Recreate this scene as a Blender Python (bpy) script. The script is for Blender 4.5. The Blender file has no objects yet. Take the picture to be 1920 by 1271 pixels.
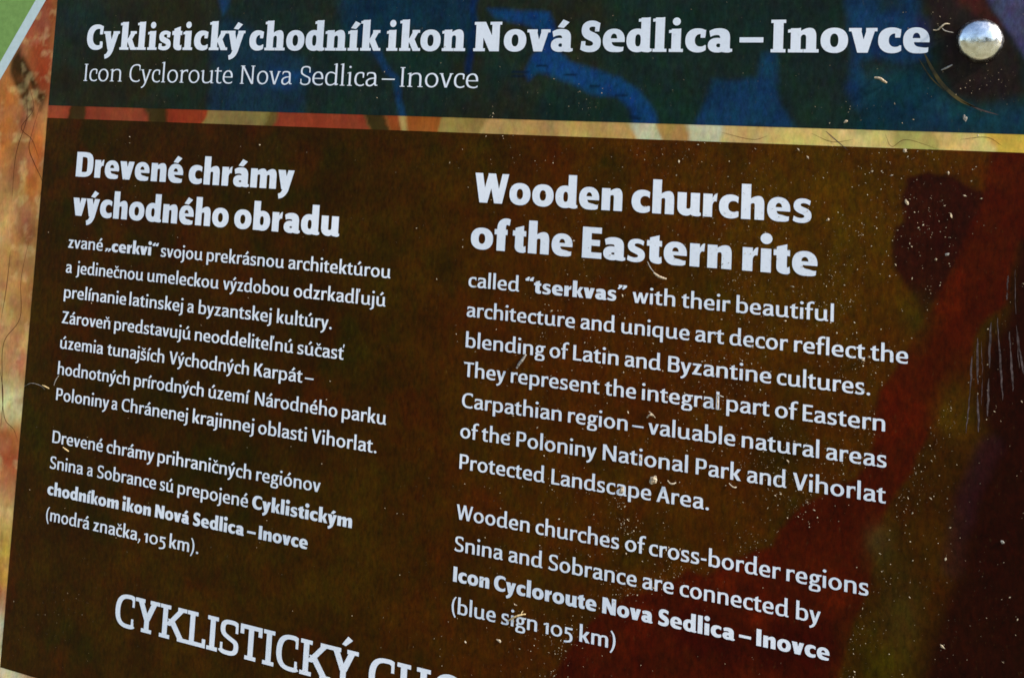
import bpy, bmesh, math, random
import numpy as np
from mathutils import Vector, Matrix
from mathutils.geometry import delaunay_2d_cdt

scene = bpy.context.scene
R = math.radians

# ------------------------------------------------------------------ camera
cam_data = bpy.data.cameras.new('camera')
cam = bpy.data.objects.new('camera', cam_data)
scene.collection.objects.link(cam)
scene.camera = cam
BOARD_Z = 1.45                       # height of the sheet's origin above the ground, metres
cam_rot = Matrix(((0.925234, -0.013741, 0.379148), (0.376180, -0.096631, -0.921494), (0.049300, 0.995225, -0.084238)))
cam_loc = Vector((0.442901, -0.454154, 0.053656)) + Vector((0, 0, BOARD_Z))
cam.matrix_world = Matrix.Translation(cam_loc) @ cam_rot.to_4x4()
cam_data.sensor_width = 36.0
cam_data.lens = 37.5839
cam_data.shift_y = -0.252865
cam_data.clip_start = 0.01
cam_data.clip_end = 500.0

# ------------------------------------------------------------------ sky, sun, exposure
SUN_EL, SUN_AZ = R(38.0), R(7.0)     # azimuth from +X towards the viewer's side (-Y): light rakes along the sheet
sun_dir = Vector((math.cos(SUN_EL) * math.cos(SUN_AZ), -math.cos(SUN_EL) * math.sin(SUN_AZ), math.sin(SUN_EL)))
world = bpy.data.worlds.new('World')
scene.world = world
world.use_nodes = True
wn = world.node_tree
for n in list(wn.nodes):
    wn.nodes.remove(n)
sky = wn.nodes.new('ShaderNodeTexSky')
sky.sky_type = 'NISHITA'
sky.sun_disc = False
sky.sun_elevation = SUN_EL
sky.sun_rotation = math.atan2(sun_dir.x, sun_dir.y)
sky.air_density = 1.0
sky.dust_density = 1.5
bg = wn.nodes.new('ShaderNodeBackground')
bg.inputs['Strength'].default_value = 0.12
wo = wn.nodes.new('ShaderNodeOutputWorld')
wn.links.new(sky.outputs[0], bg.inputs['Color'])
wn.links.new(bg.outputs[0], wo.inputs['Surface'])
sun_data = bpy.data.lights.new('sun', 'SUN')
sun_data.energy = 3.0
sun_data.angle = R(0.5)
sun_data.color = (1.0, 0.94, 0.85)
sun = bpy.data.objects.new('sun', sun_data)
scene.collection.objects.link(sun)
sun.rotation_euler = sun_dir.to_track_quat('Z', 'Y').to_euler()
sun.location = (3, -2, 4)
vs = scene.view_settings
vs.view_transform = 'Standard'
vs.look = 'None'
vs.gamma = 1.0
vs.use_curve_mapping = False
vs.exposure = 1.38
scene.cycles.filter_width = 1.65             # the photograph is a little soft

# ------------------------------------------------------------------ helpers
MM = 0.001
COL = scene.collection


def lin(c):
    c = np.asarray(c, float) / 255.0
    return np.where(c <= 0.04045, c / 12.92, ((c + 0.055) / 1.055) ** 2.4)


PAPER = lin((214, 221, 238))          # how the bare white of the print looks in the photograph
INK_GAIN = np.array([0.80, 0.80, 0.80])
INK_FLOOR = 0.0030                    # the film's own sheen adds about this much everywhere


def ink(r, g, b):                     # ink colour as reflectance, relative to the white of the print
    return np.maximum(lin((r, g, b)) - INK_FLOOR, 0.0004) / PAPER * INK_GAIN


def rgba(c):
    return (float(c[0]), float(c[1]), float(c[2]), 1.0)


def obj(name, me, mat, parent=None):
    o = bpy.data.objects.new(name, me)
    COL.objects.link(o)
    if mat:
        me.materials.append(mat)
    if parent:
        o.parent = parent
    return o


def new_mat(name):
    m = bpy.data.materials.new(name)
    m.use_nodes = True
    nt = m.node_tree
    return m, nt, nt.nodes['Principled BSDF']


def link(nt, a, b):
    nt.links.new(a, b)


def noise(nt, scale, detail=4.0, rough=0.6, vec=None, stretch=None):
    n = nt.nodes.new('ShaderNodeTexNoise')
    n.inputs['Scale'].default_value = scale
    n.inputs['Detail'].default_value = detail
    n.inputs['Roughness'].default_value = rough
    tc = nt.nodes.new('ShaderNodeTexCoord')
    if stretch:
        mp = nt.nodes.new('ShaderNodeMapping')
        mp.inputs['Scale'].default_value = stretch
        link(nt, tc.outputs['Object'], mp.inputs['Vector'])
        link(nt, mp.outputs[0], n.inputs['Vector'])
    else:
        link(nt, tc.outputs['Object'], n.inputs['Vector'])
    return n


def ramp(nt, src, stops):
    r = nt.nodes.new('ShaderNodeValToRGB')
    el = r.color_ramp.elements
    while len(el) < len(stops):
        el.new(0.5)
    for e, (p, c) in zip(el, stops):
        e.position = p
        e.color = rgba(c) if len(c) == 3 else c
    link(nt, src, r.inputs['Fac'])
    return r


def mix(nt, mode, fac, a, b):
    m = nt.nodes.new('ShaderNodeMix')
    m.data_type = 'RGBA'
    m.blend_type = mode
    m.clamp_factor = True
    for i, v in ((0, fac), (6, a), (7, b)):
        if hasattr(v, 'node'):
            link(nt, v, m.inputs[i])
        elif i == 0:
            m.inputs[0].default_value = v
        else:
            m.inputs[i].default_value = rgba(v)
    return m.outputs[2]


# ------------------------------------------------------------------ materials
def print_material(name, grain_lo, grain_hi, spec=0.05, speckle=0.7):
    """Printed, laminated paper: ink colours from the sheet's own colour layer, printed grain, film relief."""
    m, nt, b = new_mat(name)
    at = nt.nodes.new('ShaderNodeAttribute')
    at.attribute_name = 'ink'
    g1 = noise(nt, 420.0, 5.0, 0.75, stretch=(1.25, 1.0, 0.62))
    r1 = ramp(nt, g1.outputs['Fac'], [(0.28, (grain_lo,) * 3), (0.72, (grain_hi,) * 3)])
    c = mix(nt, 'MULTIPLY', 1.0, at.outputs['Color'], r1.outputs['Color'])
    # coloured blotches of the printed picture underneath
    g2 = noise(nt, 62.0, 3.0, 0.55)
    r2 = ramp(nt, g2.outputs['Color'], [(0.30, (0.62, 0.62, 0.62)), (0.70, (1.42, 1.42, 1.42))])
    c = mix(nt, 'MULTIPLY', 0.6, c, r2.outputs['Color'])
    sep = mix(nt, 'MULTIPLY', 0.40, c, g2.outputs['Color'])
    ga = nt.nodes.new('ShaderNodeMix'); ga.data_type = 'RGBA'; ga.blend_type = 'MULTIPLY'
    ga.inputs[0].default_value = 0.40
    link(nt, sep, ga.inputs[6]); ga.inputs[7].default_value = (1.9, 1.9, 1.9, 1)
    # small coloured speckle of the printed picture
    g4 = noise(nt, 210.0, 2.0, 0.6, stretch=(1.2, 1.0, 0.7))
    sp = nt.nodes.new('ShaderNodeMix'); sp.data_type = 'RGBA'; sp.blend_type = 'MULTIPLY'
    sp.inputs[0].default_value = speckle
    hue = nt.nodes.new('ShaderNodeSeparateColor'); link(nt, g4.outputs['Color'], hue.inputs[0])
    cmb = nt.nodes.new('ShaderNodeCombineColor')
    for i in range(3):
        mr = nt.nodes.new('ShaderNodeMapRange')
        mr.inputs['From Min'].default_value, mr.inputs['From Max'].default_value = 0.30, 0.70
        mr.inputs['To Min'].default_value, mr.inputs['To Max'].default_value = 0.45, 1.55
        link(nt, hue.outputs[i], mr.inputs['Value']); link(nt, mr.outputs[0], cmb.inputs[i])
    link(nt, ga.outputs[2], sp.inputs[6]); link(nt, cmb.outputs[0], sp.inputs[7])
    # fine pale scuffs in the film
    g3 = noise(nt, 900.0, 2.0, 0.5, stretch=(1.0, 1.0, 0.35))
    r3 = ramp(nt, g3.outputs['Fac'], [(0.66, (0, 0, 0)), (0.82, (1, 1, 1))])
    c = mix(nt, 'ADD', 1.0, sp.outputs[2], mix(nt, 'MULTIPLY', 1.0, r3.outputs['Color'], ink(44, 38, 24)))
    link(nt, c, b.inputs['Base Color'])
    b.inputs['Roughness'].default_value = 0.38
    b.inputs['Specular IOR Level'].default_value = spec
    bn = noise(nt, 60.0, 4.0, 0.5)
    bp = nt.nodes.new('ShaderNodeBump')
    bp.inputs['Strength'].default_value = 0.08
    bp.inputs['Distance'].default_value = 0.002
    link(nt, bn.outputs['Fac'], bp.inputs['Height'])
    link(nt, bp.outputs[0], b.inputs['Normal'])
    return m


def flat_ink(name, c, var=0.10, scale=350.0, spec=0.05):
    m, nt, b = new_mat(name)
    n = noise(nt, scale, 4.0, 0.65)
    r = ramp(nt, n.outputs['Fac'], [(0.3, np.array(c) * (1 - var)), (0.7, np.minimum(np.array(c) * (1 + var), 0.9))])
    link(nt, r.outputs['Color'], b.inputs['Base Color'])
    b.inputs['Roughness'].default_value = 0.4
    b.inputs['Specular IOR Level'].default_value = spec
    return m


M_ART = print_material('printed_artwork', 0.78, 1.22, speckle=0.16)
M_HEAD = print_material('printed_header_ink', 0.55, 1.5, speckle=0.32)
M_BODY = print_material('printed_text_panel_ink', 0.46, 1.62, speckle=0.26)
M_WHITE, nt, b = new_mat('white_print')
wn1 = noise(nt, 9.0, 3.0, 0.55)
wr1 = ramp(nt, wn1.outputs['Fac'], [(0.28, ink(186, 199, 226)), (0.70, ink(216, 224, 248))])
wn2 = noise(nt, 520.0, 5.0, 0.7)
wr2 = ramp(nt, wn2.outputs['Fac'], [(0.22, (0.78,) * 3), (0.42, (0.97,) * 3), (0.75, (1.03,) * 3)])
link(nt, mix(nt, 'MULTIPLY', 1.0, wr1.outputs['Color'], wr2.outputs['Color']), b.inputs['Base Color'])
b.inputs['Roughness'].default_value = 0.4
b.inputs['Specular IOR Level'].default_value = 0.05
M_GREEN = flat_ink('green_print', ink(108, 142, 84), 0.14, 260.0)
M_STRIPE = flat_ink('pale_blue_print', ink(172, 192, 208), 0.07, 300.0)


def grit_material(name, c0, c1, scale=900.0):
    m, nt, b = new_mat(name)
    n = noise(nt, scale, 3.0, 0.6)
    r = ramp(nt, n.outputs['Fac'], [(0.32, c0), (0.68, c1)])
    link(nt, r.outputs['Color'], b.inputs['Base Color'])
    b.inputs['Roughness'].default_value = 0.75
    b.inputs['Specular IOR Level'].default_value = 0.25
    return m


M_DUST = grit_material('dust', (0.07, 0.048, 0.026), (0.50, 0.39, 0.26), 260.0)
M_HUSK = grit_material('dry_husk', (0.20, 0.14, 0.08), (0.55, 0.45, 0.32))
M_STRAW = grit_material('dry_straw', (0.40, 0.26, 0.11), (0.66, 0.48, 0.24))
M_GREY = grit_material('grey_fleck', (0.16, 0.14, 0.12), (0.34, 0.31, 0.27))
M_SCRATCH = grit_material('film_scratch', (0.02, 0.010, 0.009), (0.11, 0.075, 0.07), 400.0)
M_LINE = flat_ink('map_line_print', ink(72, 38, 24), 0.3)
M_YELLOW = grit_material('yellow_stain', (0.018, 0.016, 0.008), (0.09, 0.062, 0.014), 160.0)

M_STEEL, nt, b = new_mat('polished_steel')
b.inputs['Metallic'].default_value = 1.0
nz = noise(nt, 320.0, 5.0, 0.6)
rc = ramp(nt, nz.outputs['Fac'], [(0.28, (0.50, 0.48, 0.44)), (0.5, (0.78, 0.77, 0.75)), (0.8, (0.88, 0.88, 0.87))])
link(nt, rc.outputs['Color'], b.inputs['Base Color'])
rr = ramp(nt, nz.outputs['Fac'], [(0.3, (0.14,) * 3), (0.55, (0.26,) * 3), (0.75, (0.45,) * 3)])
link(nt, rr.outputs['Color'], b.inputs['Roughness'])
bp = nt.nodes.new('ShaderNodeBump')
bp.inputs['Strength'].default_value = 0.35
bp.inputs['Distance'].default_value = 0.0006
nz2 = noise(nt, 260.0, 3.0, 0.5)
link(nt, nz2.outputs['Fac'], bp.inputs['Height'])
link(nt, bp.outputs[0], b.inputs['Normal'])

M_PLATE, nt, b = new_mat('painted_plate')
nz = noise(nt, 90.0, 4.0, 0.6)
rr = ramp(nt, nz.outputs['Fac'], [(0.3, (0.42, 0.42, 0.40)), (0.7, (0.55, 0.55, 0.53))])
link(nt, rr.outputs['Color'], b.inputs['Base Color'])
b.inputs['Roughness'].default_value = 0.5

M_WOOD = grit_material('dark_foliage', (0.025, 0.04, 0.02), (0.07, 0.09, 0.04), 0.8)

M_GROUND, nt, b = new_mat('meadow')
nz = noise(nt, 1.4, 8.0, 0.7)
rr = ramp(nt, nz.outputs['Fac'], [(0.30, (0.10, 0.11, 0.05)), (0.55, (0.24, 0.22, 0.12)), (0.75, (0.42, 0.39, 0.30))])
link(nt, rr.outputs['Color'], b.inputs['Base Color'])
b.inputs['Roughness'].default_value = 0.9


# ------------------------------------------------------------------ the setting: the ground in front of the board (seen in the bolt)
def ground():
    nx = 49
    xs = np.linspace(-1, 1, nx)
    s = np.sign(xs) * np.abs(xs) ** 2.6 * 220.0
    rng = np.random.default_rng(3)
    verts, faces = [], []
    for j, y in enumerate(s):
        for i, x in enumerate(s):
            verts.append((x, y, rng.normal(0, 0.015) + 0.25 * math.sin(x * 0.09) * math.cos(y * 0.07)))
    for j in range(nx - 1):
        for i in range(nx - 1):
            k = j * nx + i
            faces.append((k, k + 1, k + nx + 1, k + nx))
    me = bpy.data.meshes.new('ground')
    me.from_pydata(verts, [], faces)
    for p in me.polygons:
        p.use_smooth = True
    g = obj('ground', me, M_GROUND)
    g['kind'] = 'structure'
    g['label'] = 'rough green meadow in front of the board'
    return g


ground()


def woodland():
    """the far wood facing the board; it shows only as the dark skyline in the bolt"""
    rng = np.random.default_rng(21)
    verts, faces = [], []
    for t in range(230):
        ang = rng.uniform(math.pi * 1.02, math.pi * 1.98)
        d = rng.uniform(38, 75)
        x, y, h = d * math.cos(ang), d * math.sin(ang), rng.uniform(5, 12) * (1 + .5 * math.sin(ang * 9))
        r0 = h * rng.uniform(.16, .30)
        for tier in range(5):
            z0, z1, r = h * (.08 + .17 * tier), h * (.42 + .145 * tier), r0 * (1 - .17 * tier)
            k = len(verts)
            for i in range(9):
                a = i * 2 * math.pi / 9
                rr = r * rng.uniform(.7, 1.25)
                verts.append((x + rr * math.cos(a), y + rr * math.sin(a), z0 + rng.uniform(-.3, .3)))
            verts.append((x, y, z1))
            faces.extend((k + i, k + (i + 1) % 9, k + 9) for i in range(9))
    me = bpy.data.meshes.new('woodland')
    me.from_pydata(verts, [], faces)
    o = obj('woodland', me, M_WOOD)
    o['kind'] = 'stuff'
    o['label'] = 'far dark wood mirrored as a skyline in the bolt'


woodland()

# ------------------------------------------------------------------ the information board
# Sheet coordinates: millimetres, u to the right, v up; the front of the sheet looks towards -Y.
board = bpy.data.objects.new('information_board', None)
COL.objects.link(board)
board.location = (0, 0, BOARD_Z)
board['label'] = 'cycling route information board with brown text panel, blue header and white lettering'
board['category'] = 'sign'

U0, U1, V0, V1 = -150.0, 560.0, -330.0, 200.0
LAYER = 0.05                                   # mm between printed layers


def at(u, v, h=0.0):                           # h: mm in front of the plate
    return (u * MM, -h * MM, v * MM)


# plate
bm = bmesh.new()
pv = [(U0, V0), (U1, V0), (U1, V1), (U0, V1)]
f = [bm.verts.new(at(u, v, 0.0)) for u, v in pv]
k = [bm.verts.new(at(u, v, -6.0)) for u, v in pv]
bm.faces.new(f)
bm.faces.new(k[::-1])
for i in range(4):
    j = (i + 1) % 4
    bm.faces.new((f[i], k[i], k[j], f[j]))
bmesh.ops.recalc_face_normals(bm, faces=bm.faces)
bmesh.ops.bevel(bm, geom=list(bm.edges), offset=0.0006, segments=2, affect='EDGES')
me = bpy.data.meshes.new('plate')
bm.to_mesh(me)
bm.free()
obj('plate', me, M_PLATE, board)

# two posts behind the plate carry it
def post(u):
    bm = bmesh.new()
    w, d = 45.0, 45.0
    lo = -BOARD_Z * 1000 - 60
    pts = [(u - w, -6.5), (u + w, -6.5), (u + w, -6.5 - 2 * d), (u - w, -6.5 - 2 * d)]
    a = [bm.verts.new((x * MM, -y * MM, lo * MM)) for x, y in pts]
    c = [bm.verts.new((x * MM, -y * MM, (V1 + 20) * MM)) for x, y in pts]
    bm.faces.new(a)
    bm.faces.new(c)
    for i in range(4):
        j = (i + 1) % 4
        bm.faces.new((a[i], a[j], c[j], c[i]))
    bmesh.ops.recalc_face_normals(bm, faces=bm.faces)
    me = bpy.data.meshes.new('post')
    bm.to_mesh(me)
    bm.free()
    obj('post', me, M_STRAW, board)


post(-60)
post(470)


# ---- printed colour layers ------------------------------------------------------------
def vnoise(u, v, cell, seed):
    """smooth value noise on the sheet, cell size in mm"""
    rng = np.random.default_rng(seed)
    n = 512
    tab = rng.random((n, n))
    x, y = u / cell + 137.3, v / cell + 211.7
    xi, yi = np.floor(x).astype(int), np.floor(y).astype(int)
    fx, fy = x - xi, y - yi
    fx, fy = fx * fx * (3 - 2 * fx), fy * fy * (3 - 2 * fy)
    g = lambda i, j: tab[(xi + i) % n, (yi + j) % n]
    return (g(0, 0) * (1 - fx) + g(1, 0) * fx) * (1 - fy) + (g(0, 1) * (1 - fx) + g(1, 1) * fx) * fy


def fbm(u, v, cell, seed, octv=4):
    s, a, t = 0, 1.0, 0
    for o in range(octv):
        s = s + a * vnoise(u, v, cell / 2 ** o, seed + 17 * o)
        t += a
        a *= 0.55
    return s / t - 0.5


def poly_dist(u, v, poly):
    """signed distance to a polygon, positive inside, mm"""
    p = np.array(poly, float)
    inside = np.zeros(u.shape, bool)
    d2 = np.full(u.shape, 1e18)
    for i in range(len(p)):
        (x0, y0), (x1, y1) = p[i], p[(i + 1) % len(p)]
        ex, ey = x1 - x0, y1 - y0
        t = np.clip(((u - x0) * ex + (v - y0) * ey) / (ex * ex + ey * ey + 1e-9), 0, 1)
        d2 = np.minimum(d2, (u - x0 - t * ex) ** 2 + (v - y0 - t * ey) ** 2)
        c = ((y0 > v) != (y1 > v)) & (u < (x1 - x0) * (v - y0) / (y1 - y0 + 1e-12) + x0)
        inside ^= c
    d = np.sqrt(d2)
    return np.where(inside, d, -d)


def line_dist(u, v, pts):
    d2 = np.full(u.shape, 1e18)
    for (x0, y0), (x1, y1) in zip(pts[:-1], pts[1:]):
        ex, ey = x1 - x0, y1 - y0
        t = np.clip(((u - x0) * ex + (v - y0) * ey) / (ex * ex + ey * ey + 1e-9), 0, 1)
        d2 = np.minimum(d2, (u - x0 - t * ex) ** 2 + (v - y0 - t * ey) ** 2)
    return np.sqrt(d2)


class Print:
    """a rectangle of the sheet as a fine grid whose vertices carry the ink colour"""

    def __init__(self, u0, u1, v0, v1, step, base):
        self.n, self.m = int((u1 - u0) / step) + 2, int((v1 - v0) / step) + 2
        self.us, self.vs = np.linspace(u0, u1, self.n), np.linspace(v0, v1, self.m)
        self.u, self.v = np.meshgrid(self.us, self.vs)
        self.c = np.ones(self.u.shape + (3,)) * ink(*base)
        self.wu, self.wv = self.u, self.v

    def warp(self, amp, cell, seed):
        self.wu = self.u + fbm(self.u, self.v, cell, seed) * amp * 2
        self.wv = self.v + fbm(self.u, self.v, cell, seed + 5) * amp * 2

    def put(self, mask, col, op=1.0):
        m = np.clip(mask, 0, 1)[..., None] * op
        self.c = self.c * (1 - m) + ink(*col) * m

    def patch(self, poly, col, soft=1.5, op=1.0):
        d = poly_dist(self.wu, self.wv, poly)
        t = np.clip(d / soft * 0.5 + 0.5, 0, 1)
        self.put(t * t * (3 - 2 * t), col, op)

    def spot(self, c, ru, rv, col, op=1.0):
        d = ((self.wu - c[0]) / ru) ** 2 + ((self.wv - c[1]) / rv) ** 2
        self.put(np.exp(-d), col, op)

    def line(self, pts, width, col, op=1.0):
        d = line_dist(self.wu, self.wv, pts)
        self.put(np.clip(1.5 - d / width, 0, 1), col, op)

    def blotch(self, cell, seed, lo, hi, col, op):
        f = fbm(self.u, self.v, cell, seed)
        self.put(np.clip((f - lo) / (hi - lo), 0, 1), col, op)

    def build(self, name, mat, parent, h, gain=1.0):
        n, m = self.n, self.m
        co = np.zeros((n * m, 3), np.float32)
        co[:, 0] = self.u.ravel() * MM
        co[:, 1] = -h * MM
        co[:, 2] = self.v.ravel() * MM
        i = (np.arange(m - 1)[:, None] * n + np.arange(n - 1)[None]).ravel()
        q = np.stack([i, i + 1, i + n + 1, i + n], 1).astype(np.int32)
        me = bpy.data.meshes.new(name)
        me.vertices.add(n * m)
        me.vertices.foreach_set('co', co.ravel())
        me.loops.add(q.size)
        me.loops.foreach_set('vertex_index', q.ravel())
        me.polygons.add(len(q))
        me.polygons.foreach_set('loop_start', np.arange(0, q.size, 4, dtype=np.int32))
        me.update(calc_edges=True)
        a = me.color_attributes.new('ink', 'FLOAT_COLOR', 'POINT')
        cc = np.ones((n * m, 4), np.float32)
        cc[:, :3] = np.maximum(self.c.reshape(-1, 3) * gain, 0.0002)
        a.data.foreach_set('color', cc.ravel())
        return obj(name, me, mat, parent)


# ---- the printed picture on the sheet: shows in the left margin, in the strip under the header and below the panel
art = Print(U0 + 4, U1 - 4, V0 + 4, V1 - 4, 0.9, (150, 118, 66))
art.warp(5.0, 22.0, 40)
art.blotch(45, 41, -0.02, 0.22, (176, 158, 104), 0.8)
art.blotch(38, 47, 0.02, 0.22, (128, 70, 44), 0.6)
# left margin, top to bottom
for c, ru, rv, col in [
        ((-36.4, 124.6), 26, 34, (116, 38, 24)), ((-28.7, 91.2), 12, 22, (126, 46, 26)), ((-51.6, 81.8), 16, 16, (150, 92, 52)),
        ((-53.9, 60.4), 14, 26, (158, 92, 46)), ((-39.4, 63.9), 7, 16, (112, 66, 44)), ((-31.1, 64.2), 5, 12, (140, 80, 58)),
        ((-28.0, 50.9), 7, 14, (170, 96, 44)), ((-42.2, 36.8), 10, 16, (124, 74, 50)), ((-28.9, 31.5), 8, 18, (158, 88, 42)),
        ((-46.2, 9.8), 14, 18, (176, 140, 92)), ((-30.6, 4.9), 10, 16, (118, 72, 46)), ((-37.6, -19.2), 12, 16, (168, 128, 76)),
        ((-27.8, -35.8), 10, 14, (122, 80, 48)), ((-38.5, -48.5), 12, 16, (182, 146, 92)), ((-29.9, -67.8), 10, 14, (160, 104, 78)),
        ((-32.0, -89.6), 12, 9, (172, 176, 140)), ((-33.4, -104.1), 12, 7, (140, 78, 44)), ((-28.1, -116.2), 14, 10, (136, 44, 26)),
        ((-31.2, -129.4), 12, 14, (150, 92, 62)), ((-26.9, -145.6), 12, 12, (176, 148, 100)), ((-27.8, -164.0), 12, 14, (170, 142, 66)),
        ((-25.1, -180.2), 12, 10, (168, 130, 60)), ((-25.8, -190.1), 8, 8, (150, 80, 40)), ((-24.1, -207.7), 8, 14, (178, 176, 150)),
        ((-15.0, -226.3), 30, 12, (176, 172, 150))]:
    art.spot(c, ru, rv, col)
art.patch([(-52.3, 101.6), (-46.6, 107.8), (-26.9, 82.3), (-29.2, 74.7), (-32.8, 79.1), (-37.8, 88.1), (-33.5, 71.6), (-40.6, 74.4), (-48.9, 86.4), (-53.0, 94.0)], (44, 32, 12), 2.5, .95)
art.warp(2.0, 6.0, 55)
art.blotch(9, 58, .06, .22, (104, 58, 36), .35)
art.blotch(7, 59, .08, .24, (186, 164, 118), .35)
art.blotch(14, 65, .06, .2, (150, 98, 76), .35)
# strip under the header: (x from, x to, colour)
xs = [(-58.7, -5.3, (118, 46, 32)), (-7.2, 6.1, (40, 30, 12)), (4.2, 48.3, (118, 46, 32)), (46.9, 61.7, (42, 32, 14)), (60.3, 85.2, (120, 40, 24)),
      (84.5, 122.2, (112, 96, 58)), (121.6, 129.3, (88, 66, 34)), (128.0, 181.6, (118, 42, 30)), (181.0, 192.2, (38, 32, 16)), (191.6, 199.7, (120, 52, 26)),
      (199.2, 202.6, (150, 132, 84)), (202.0, 220.8, (128, 66, 28)), (220.8, 242.5, (128, 110, 62)), (242.5, 315.3, (158, 130, 80)), (314.8, 326.8, (168, 174, 150)),
      (326.8, 339.0, (146, 116, 70)), (338.5, 353.2, (170, 172, 146)), (353.2, 398.6, (176, 156, 100)), (398.6, 423.2, (186, 168, 112)),
      (423.2, 438.3, (150, 146, 84)), (438.3, 459.4, (182, 164, 104)), (459.4, 482.3, (184, 156, 66))]
art.wu, art.wv = art.u + fbm(art.u, art.v, 9, 3) * 5 + (art.v - 73.5) * .55 * np.sin(art.u * .045), art.v
for x0, x1, col in xs:
    a0, a1 = x0, x1
    t = np.clip((art.wu - a0) / 2.4 + .5, 0, 1) * np.clip((a1 - art.wu) / 2.4 + .5, 0, 1)
    t = t * np.clip((art.v - 62) / 3, 0, 1) * np.clip((90 - art.v) / 3, 0, 1) * np.clip((art.u + 23.5) / 1.0, 0, 1)
    art.put(t, col, .95)
art.warp(1.2, 9.0, 77)
art.build('printed_sheet', M_ART, board, 1 * LAYER)

# ---- header panel: dark blue-green ink over the map
PANEL_L, PANEL_R = -22.7, 540.0
head = Print(PANEL_L, PANEL_R, 77.0, V1 - 12, 1.0, (26, 38, 36))
head.warp(2.2, 14.0, 90)
head.patch([(-35.9, 155.2), (77.8, 152.2), (83.0, 74.6), (-26.5, 71.8)], (34, 34, 24), 14, .9)
head.spot((-5.4, 127.3), 22, 14, (26, 40, 42), .8)
head.blotch(30, 91, .0, .2, (38, 36, 20), .6)
head.blotch(24, 97, .02, .24, (20, 42, 38), .5)
head.patch([(83.5, 115.2), (95.4, 126.4), (109.4, 118.0), (142.7, 104.4), (145.6, 74.9), (85.7, 74.7), (87.9, 95.6)], (24, 46, 66), 4, .8)
head.patch([(86.4, 143.5), (99.0, 143.2), (95.6, 132.0), (91.9, 127.0)], (24, 54, 86), 2, .9)
head.patch([(161.7, 141.9), (234.6, 140.4), (236.3, 110.0), (199.2, 117.7), (179.3, 107.2), (163.4, 117.8)], (16, 42, 66), 5, .8)
head.line([(235.5, 137.9), (234.7, 115.0), (234.2, 98.6)], 1.8, (14, 34, 72), .8)
head.spot((132.5, 93.5), 9, 4.5, (24, 58, 112), .8)
head.spot((141.8, 96.3), 11, 2.6, (20, 52, 100), .7)
head.line([(182.1, 108.5), (188.0, 101.5), (195.4, 94.9), (198.3, 86.6), (201.4, 73.9)], 1.9, (22, 54, 92), .75)
head.warp(1.1, 10.0, 93)
head.patch([(242.1, 128.1), (272.8, 126.3), (276.4, 117.4), (279.4, 107.7), (284.7, 103.8), (297.0, 100.0), (308.3, 96.4), (317.0, 90.8), (324.0, 82.6), (327.3, 72.9), (316.5, 72.5),
            (312.5, 83.0), (307.4, 88.3), (295.0, 89.0), (286.2, 93.7), (274.2, 97.9), (269.0, 98.8), (264.5, 94.8), (262.5, 98.7), (265.0, 105.1), (268.5, 109.6), (268.6, 117.4), (260.0, 121.5), (246.5, 123.5)],
           (20, 54, 100), 1.7, .93)
for c, w in [((270.9, 101.7), 2.2), ((284.5, 97.7), 2.7), ((296.3, 92.4), 2.0), ((308.8, 89.3), 2.8), ((315.1, 79.1), 2.4), ((259.8, 99.2), 4.2), ((259.1, 97.4), 3.2)]:
    head.line([(c[0] - w, c[1]), (c[0] + w, c[1])], 0.55, (14, 26, 44), .85)
head.patch([(345.5, 85.8), (348.8, 96.5), (358.8, 96.1), (367.7, 98.5), (370.1, 108.0), (375.4, 107.6), (376.1, 96.8), (377.2, 87.9), (383.6, 76.9), (341.2, 75.6)], (22, 52, 84), 2.2, .9)
head.patch([(402.4, 137.0), (430.2, 136.4), (432.1, 116.9), (435.0, 106.2), (426.7, 104.0), (414.5, 107.1), (408.7, 103.8), (410.9, 97.3), (408.7, 86.4), (403.3, 93.9), (406.2, 106.0), (403.8, 121.4)], (22, 50, 86), 3, .88)
head.patch([(406.6, 88.5), (414.6, 101.7), (430.7, 101.9), (444.7, 89.3), (454.3, 86.4), (471.2, 89.9), (471.3, 76.4), (406.9, 75.5), (410.8, 83.2)], (21, 52, 70), 5, .85)
head.patch([(413.9, 136.7), (424.1, 136.5), (424.3, 125.6), (416.2, 124.4)], (26, 42, 44), 3, .8)
head.patch([(426.6, 111.7), (435.6, 110.5), (434.8, 121.2), (430.4, 123.4)], (30, 34, 72), 3, .7)
head.patch([(430.6, 136.4), (455.7, 135.9), (455.8, 129.5), (469.2, 106.4), (469.3, 93.0), (454.3, 88.5), (444.6, 92.5), (439.6, 102.0), (440.5, 110.5), (435.4, 123.3)], (34, 26, 26), 3, .92)
head.patch([(442.1, 136.2), (455.7, 135.9), (455.8, 127.4), (461.6, 119.7), (455.8, 121.9), (446.1, 127.5)], (64, 28, 26), 3, .8)
head.patch([(452.8, 135.9), (498.1, 135.0), (498.2, 88.5), (482.2, 90.1), (469.6, 107.6), (456.2, 129.1)], (62, 62, 98), 1.2, .95)
header_panel = head.build('header_panel', M_HEAD, board, 2 * LAYER, 0.85)

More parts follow.
